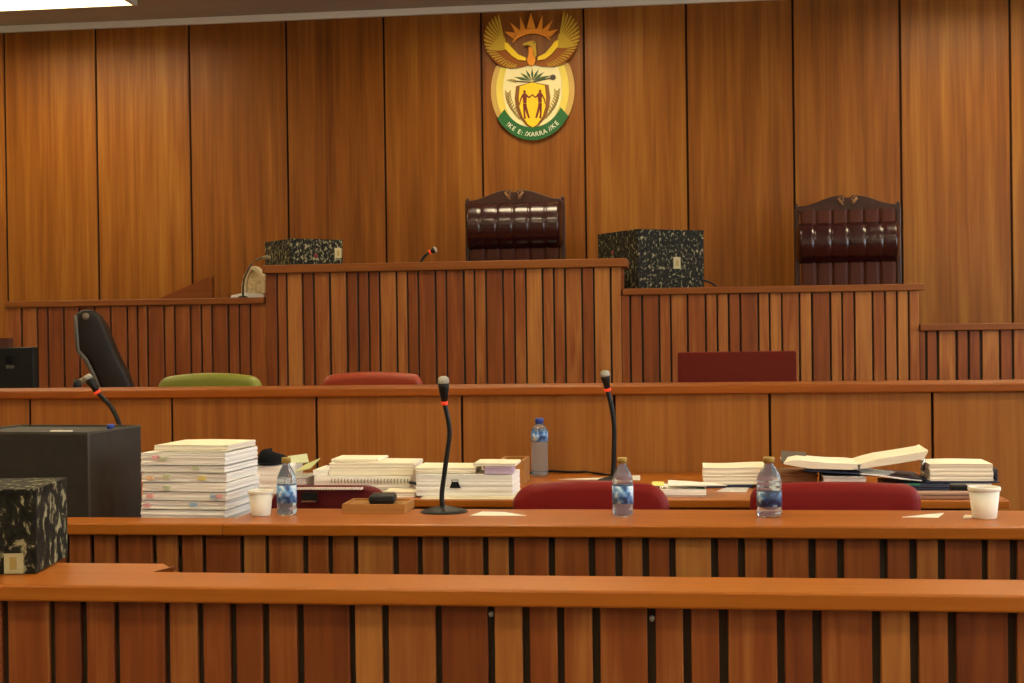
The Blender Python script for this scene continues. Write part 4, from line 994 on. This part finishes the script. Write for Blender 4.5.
# sheets, pen and yellow note between the two right red chairs
def flat(label, x0, x1, y0, y1, z, mat, name='paper_sheet', cat='paper sheet', th=0.0015, group=None):
    t = bmesh.new(); q = [PZ(*c_, z) for c_ in (x0, x1, y0, y1)]; m0 = sum(q, Vector())/4; m0.z = z
    f_ = t.faces.new([t.verts.new((p-m0)) for p in q]); r_ = bmesh.ops.extrude_face_region(t, geom=[f_])
    for v in [g for g in r_['geom'] if isinstance(g, bmesh.types.BMVert)]: v.co.z += th
    bmesh.ops.recalc_face_normals(t, faces=t.faces[:]); mb = MB(); mb.add(t)
    return tag(mb.build(name, mat, None, m0+Vector((0, 0, 0.0005))), label, cat, group)
o, zq, Y = desk_bundle('paper_bundle', 'low white bundle with a green stamp between the two right red chairs', 'paper bundle', 655, 706, 487, 496, 'paper', d=0.2, Y=PZ(680, 497, Z1).y, group=gp)
gs = MB().box(0.062, 0.093, 0.02, 0.06, 0.001, 0.0022); go = gs.build('green_stamp', 'greenboard', o); go.location.z = zq-Z1-0.0005
leaflet('cream folded sheets lifting up on the low bundle by the dark-labelled bottle', [(668, 485.5), (727, 485.2), (712, 482.8), (668, 479.8)], 'sheet', Y+0.01, Y+0.14, 'folded_sheets', 'paper sheet', 0.003)
leaflet('yellow note lying behind the pen by the middle red chair', [(652, 485.5), (664, 485.5), (664, 481.5), (652, 481.5)], 'yellow', Y+0.02, Y+0.10, 'sticky_note', 'note', 0.002)
pen('dark pen lying across white sheets right of the middle bottle', P(640, 485.2, Y-0.01), P(667, 488.2, Y-0.02), r=0.0045)
flat('white sheet on the paper desk behind the middle red chair', (558, 479.5), (640, 480.5), (640, 475.5), (600, 478), Z1, 'sheet')
flat('small white sheet on the paper desk left of the right papers', (716, 492), (746, 492.5), (750, 486.5), (730, 486.5), Z1, 'greypaper')
# cable near the tall bottle
cb = MB(); pts = [PZ(x, y, Z1+0.006) for x, y in [(516, 481), (524, 475), (533, 471.8), (552, 471), (566, 472), (578, 472), (586, 471.5), (594, 473), (604, 474.5), (613, 475)]]
c0 = pts[0].copy(); cb.tube([p-c0 for p in pts], 0.005, 8); tag(cb.build('cable', 'black', None, c0), 'black cable winding past the foot of the tall bottle', 'cable')

# right-hand papers
Yr_ = 5.72
o, za, Y = desk_bundle('ring_binder', 'dark closed binder under the cream ream left of the dark-labelled bottle', 'binder', 704, 752, 482.5, 487, 'navy', d=0.24, Y=Yr_, group=None, wave=0.0)
o, za2, Y = desk_bundle('paper_ream', 'cream ream with curled edge behind the dark-labelled bottle', 'paper ream', 703, 770, 465, 482, 'cream', d=0.22, Y=Yr_+0.005, zb=za+0.001, group=gp, wave=0.002)
# wooden tray with books under the open binder
Yo_ = 5.62
pl, pr = P(779, 469, Yo_), P(812, 469, Yo_)
bk2 = bundle('brown_book', 'brown book lying under the left side of the open binder', 'book', ((P(776, 480, Yo_).x+P(819, 480, Yo_).x)/2, Yo_+0.06, Z1+0.001), P(819, 480, Yo_).x-P(776, 480, Yo_).x, 0.2, P(800, 473, Yo_).z-Z1-0.006, 0, plain('brown_board', (0.24, 0.11, 0.045), 0.6), None)
o, zb_, Y = desk_bundle('paper_bundle', 'white bundle beneath the middle of the open binder', 'paper bundle', 824, 866, 474.8, 490, 'greypaper', d=0.22, Y=Yo_-0.06, group=gp)
# open binder: navy boards, two leaves of pages
def pr3(px, py, Y): return P(px, py, Y)
def slab_quad(mb, q, th, mat=None, nrm=None):
    t = bmesh.new(); n = (q[1]-q[0]).cross(q[3]-q[0]).normalized()*th
    if n.z < 0: n = -n
    a = [t.verts.new(p) for p in q]; b = [t.verts.new(p+n) for p in q]
    t.faces.new(a); t.faces.new(b)
    for k in range(4): t.faces.new((a[k], a[(k+1) % 4], b[(k+1) % 4], b[k]))
    bmesh.ops.recalc_face_normals(t, faces=t.faces[:]); mb.add(t, mat=mat)
Y0 = Yo_-0.03; Y1 = Yo_+0.22
org = P(860, 470, Y0)
ob = thing('open_binder', 'open navy lever-arch binder with cream pages fanned out', 'binder', org)
def L(px, py, Y): return P(px, py, Y)-org
zl_ = lambda px, py, Y: L(px, py, Y)
def up_to(q, dz): return [Vector((p.x, p.y, p.z+dz)) for p in q]
A = [L(806, 471.2, Y0), L(862, 474.7, Y0)]; back = Vector((0, 0.25, 0.0))
mb = MB(); slab_quad(mb, [A[0], A[1], A[1]+back, A[0]+back], 0.006); mb.build('cover', 'navy', ob)
A = [L(862, 475.5, Y0), L(924, 480, Y0)]
mb = MB(); slab_quad(mb, [A[0], A[1], A[1]+back, A[0]+back], 0.006); mb.build('cover', 'navy', ob)
def pages(xs_top, xs_bot, d, mat, name):
    # a swept leaf of pages: list of (px, ytop, ybot) along the front
    mb = MB(); t = bmesh.new(); rows = []
    for (px, yt, yb) in xs_top:
        a, b = L(px, yt+3.6, Y0-0.004), L(px, yb+1.2, Y0-0.004)
        rows.append([t.verts.new(b), t.verts.new(a), t.verts.new(a+Vector((0, d, 0.004))), t.verts.new(b+Vector((0, d, 0)))])
    for r1, r2 in zip(rows, rows[1:]):
        for k in range(4): t.faces.new((r1[k], r2[k], r2[(k+1) % 4], r1[(k+1) % 4]))
    t.faces.new(rows[0]); t.faces.new(rows[-1][::-1]); bmesh.ops.recalc_face_normals(t, faces=t.faces[:])
    mb.add(t); return mb.build(name, mat, ob)
pages([(784, 459.5, 463), (790, 457, 464), (800, 456.5, 466), (812, 458, 467.5), (830, 459.5, 468), (850, 460, 468.5), (860, 461, 468)], None, 0.22, 'cream', 'page_block')
pages([(858, 461, 468), (866, 458.5, 467), (880, 455, 465), (900, 452, 462), (915, 449.5, 459.5), (924, 448, 457.5), (928, 446.5, 451)], None, 0.22, 'cream', 'page_block')
pages([(860, 470, 473), (875, 470.8, 474.5), (900, 474, 478), (922, 477, 480)], None, 0.2, 'paper', 'page_block')
mb = MB(); A = [L(783, 455, Y1+0.0), L(812, 455, Y1)]
slab_quad(mb, [L(781, 463, Y0+0.02), L(806, 467, Y0+0.02), L(806, 453, Y1), L(781, 451.5, Y1)], 0.004); mb.build('flap', plain('flap_board', (0.10, 0.07, 0.05), 0.6), ob)
# arch lever standing between the two page blocks
mb = MB().tube([L(921, 470, Y0+0.02), L(924, 460, Y0+0.02), L(924.5, 457, Y0+0.05), L(924, 470, Y0+0.08)], 0.004, 8); mb.build('arch_lever', 'chrome', ob)
# stack at the right end
Ye = 5.6
o, zc1, Y = desk_bundle('paper_bundle', 'grey paper bundle at the bottom of the right-hand pile, behind the cup', 'paper bundle', 951, 990, 488, 497, 'greypaper', d=0.2, Y=Ye-0.04, group=gp)
o, zc2, Y = desk_bundle('paper_bundle', 'white bundle under the navy board, behind the right cup', 'paper bundle', 950, 992, 481, 488, 'paper', d=0.2, Y=Ye-0.03, zb=zc1+0.001, group=gp)
o, zd1, Y = desk_bundle('ring_binder', 'dark flat binder under the open binder, left of the right-hand pile', 'binder', 884, 949, 479.5, 486, 'navy', d=0.22, Y=Ye-0.035, zb=Z1+0.04, wave=0.0) if False else (None, None, None)
bb = bundle('ring_binder', 'dark flat binder lying between the open binder and the right-hand pile', 'binder', ((P(884, 485, Ye).x+P(948, 485, Ye).x)/2, Ye-0.035, Z1+0.001), P(948, 485, Ye).x-P(884, 485, Ye).x, 0.22, P(920, 483.5, Ye-0.035).z-Z1-0.002, 0, 'navy', None)
MB().box(-0.045, 0.01, -0.0035, 0.001, 0.028, 0.034).build('spine_label', 'greenboard', bb)
nb = thing('document_tray', 'thin navy board under the cream ream at the right end', 'board', (P(961, 480, Ye).x, Ye-0.035, zc2+0.0025))
wN = P(999, 480, Ye).x-P(926, 480, Ye).x
MB().box(-wN/2, wN/2, 0, 0.24, 0, 0.006, bev=0.002).build('base', 'navy', nb)
MB().box(wN/2-0.005, wN/2, 0.03, 0.24, 0.006, 0.05, bev=0.002).build('side', 'navy', nb)
o, zc3, Y = desk_bundle('paper_ream', 'cream-topped ream on the navy board at the right end', 'paper ream', 930, 993, 461.5, 479.5, 'cream', d=0.22, Y=Ye-0.03, zb=zc2+0.009, group=gp, wave=0.0012)
# low wooden pencil box in front
pl, pr = P(918, 501, y10+0.03), P(972, 501, y10+0.03)
lb_ = thing('pencil_case', 'long pinkish-brown case lying at the front edge left of the right cup', 'case', ((pl.x+pr.x)/2, y10+0.03, Z1))
MB().box(-(pr.x-pl.x)/2, (pr.x-pl.x)/2, 0, 0.07, 0, 0.026, bev=0.006, seg=3).build('body', plain('pinkish_brown', (0.36, 0.20, 0.13), 0.5), lb_)
MB().box(-(pr.x-pl.x)/2+0.01, (pr.x-pl.x)/2-0.01, -0.001, 0.004, 0.016, 0.018).build('zip', 'black', lb_)
pk_ = P(964, 497, y10+0.14)
tag(MB().box(-0.03, 0.03, 0, 0.05, 0, 0.045, bev=0.006).build('stapler_box', 'black', None, (pk_.x-0.02, y10+0.11, Z1+0.0005)), 'small black box behind the pinkish-brown case', 'box')
# things on the second desk
flat('white sheet lying flat on the slatted desk right of the standing microphone', (470, 516), (526, 516), (505, 512.5), (482, 512), ZD, 'sheet')
flat('white paper scrap on the slatted desk before the right red chair', (902, 517.5), (938, 518), (944, 513.5), (930, 514.5), ZD, 'sheet', group=None)
flat('tiny paper scrap lying left of the right foam cup', (963, 518.5), (972, 518.5), (972, 516.3), (965, 516), ZD, 'cream', name='paper_scrap', cat='paper scrap', th=0.004)
# wooden tray with black wallet
pl, pr = PZ(342, 513.5, ZD), PZ(405, 513.5, ZD)
tr = thing('wooden_tray', 'shallow light wooden tray on the slatted desk before the wine-red chair', 'tray', (pl.x, pl.y, ZD+0.0005), 0)
w_ = pr.x-pl.x; d_ = 0.17; h_ = P(372, 504.5, pl.y).z-ZD
MB().box(0, w_, 0, d_, 0, 0.006).box(0, w_, 0, 0.008, 0.006, h_).box(0, w_, d_-0.008, d_, 0.006, h_).box(0, 0.008, 0.008, d_-0.008, 0.006, h_).box(w_-0.008, w_, 0.008, d_-0.008, 0.006, h_).box(0.008, w_-0.008, 0.008, d_-0.008, 0.006, h_*0.8).build('body', 'traywood', tr)
wl = thing('black_wallet', 'black wallet resting on the wooden tray', 'wallet', (pl.x+w_*0.60, pl.y+0.03, ZD+h_*0.8+0.001), 0.1)
o = MB().box(-0.045, 0.045, 0, 0.1, 0, 0.034, bev=0.012, seg=3).build('body', 'black', wl); smooth_by_angle(o, 50)
MB().box(-0.046, 0.046, -0.001, 0.03, 0.015, 0.019).build('flap_edge', 'caseblack', wl)

# ------------------------------------------------------------------ things on the bench
# slanted wooden book rest
Yq = YB+0.30
q = [P(162, 297.5, Yq), P(212, 297.5, Yq), P(212, 275.5, Yq), P(207, 277, Yq)]
o0 = Vector((q[1].x, Yq, z_left+0.001))
br_ = thing('book_rest', 'slanted wooden book rest on the left part of the bench', 'book rest', o0)
pts = [(q[0].x-o0.x-0.03, 0.0), (0, 0.0), (0, q[2].z-z_left), (-0.03, q[2].z-z_left-0.012)]
MB().prism(pts, 0, 0.012, tint=-0.3).build('side_board', 'darkrail', br_); MB().prism(pts, 0.05, 0.062, tint=-0.3).build('side_board', 'darkrail', br_)
t_ = MB(); slab_quad(t_, [Vector((pts[0][0], 0.012, 0.002)), Vector((-0.005, 0.012, pts[2][1]-0.012)), Vector((-0.005, 0.05, pts[2][1]-0.012)), Vector((pts[0][0], 0.05, 0.002))], 0.01); t_.build('sloping_board', 'darkrail', br_)
# pale arched ornament on a white base, with a dark gooseneck lamp before it
Yq = YB+0.2
c = P(250, 297, Yq)
orn = thing('ornament', 'pale arch-shaped stone ornament on a white base beside the raised bench', 'ornament', (c.x, Yq, z_left+0.001))
sS = ppm(Yq, 250)
def oq(px, py): return ((px-250)/sS, (298-py)/sS)
MB().prism([oq(*a_) for a_ in [(231, 297.6), (266, 297.6), (265, 294), (246, 292.5), (232, 295)]], -0.03, 0.12, bev=0.003).build('base', 'white', orn)
arch_o = [(241, 293), (241.5, 284), (243.5, 276), (247, 269.5), (251, 266.5), (255, 266), (259, 269), (263, 275), (266, 282), (266, 293)]
arch_i = [(262.5, 291), (262, 283), (259, 276), (255.5, 271), (252, 270), (249, 273.5), (246.5, 279.5), (245.5, 286), (245.5, 291)]
MB().prism([oq(*a_) for a_ in arch_o+[(262.5, 293)]+arch_i+[(245.5, 293)]], 0.0, 0.10, bev=0.004).build('arch', plain('pale_stone', (0.70, 0.58, 0.36), 0.5), orn)
MB().prism([oq(*a_) for a_ in [(245.5, 293), (246.5, 279.5), (249, 273.5), (252, 270), (255.5, 271), (259, 276), (262, 283), (262.5, 293)]], 0.03, 0.08).build('inset', 'ivory', orn)
gl = P(243, 298, Yq-0.08)
ln = thing('reading_lamp', 'thin dark bent reading lamp in front of the pale ornament', 'lamp', (gl.x, Yq-0.08, z_left+0.001))
MB().lathe([(0, 0), (0.035, 0), (0.033, 0.01), (0.01, 0.016), (0, 0.016)], 20).build('base', 'black', ln)
ptl = [P(x, y, Yq-0.08)-Vector((gl.x, Yq-0.08, z_left)) for x, y in [(243, 297), (243, 288), (244, 279), (247, 272), (251, 264.5), (257, 260), (262, 257.8)]]
MB().tube(ptl, 0.008, 8).build('stem', plain('bronze', (0.07, 0.045, 0.02), 0.4), ln)
pe_ = ptl[-1]; MB().tube([pe_, pe_+Vector((0.03, 0, 0.002)), pe_+Vector((0.06, 0, 0.0))], [0.009, 0.014, 0.012], 10).build('lamp_head', plain('bronze_light', (0.20, 0.16, 0.09), 0.4), ln)
# dark lump left of the ornament
kk = P(235, 292, Yq-0.02)
# cable over the right part
cb = MB(); pts = [P(x, y, YB+0.25) for x, y in [(703, 280.5), (708, 281.5), (713, 284), (717, 287.6)]]; c0 = pts[0].copy()
cb.tube([p-c0 for p in pts], 0.007, 8); tag(cb.build('cable', 'black', None, c0), 'dark cable drooping beside the marbled box on the right bench', 'cable')

# ------------------------------------------------------------------ light, view
w = bpy.data.worlds.new('sky'); bpy.context.scene.world = w; w.use_nodes = True
bg = w.node_tree.nodes['Background']; bg.inputs[0].default_value = (0.86, 0.94, 1.0, 1); bg.inputs[1].default_value = 9.0
sc = bpy.context.scene
sc.view_settings.view_transform = 'Standard'; sc.view_settings.look = 'None'; sc.view_settings.gamma = 1; sc.view_settings.use_curve_mapping = False
sc.view_settings.exposure = -0.10
sc.cycles.use_denoising = True
sc.cycles.max_bounces = 8
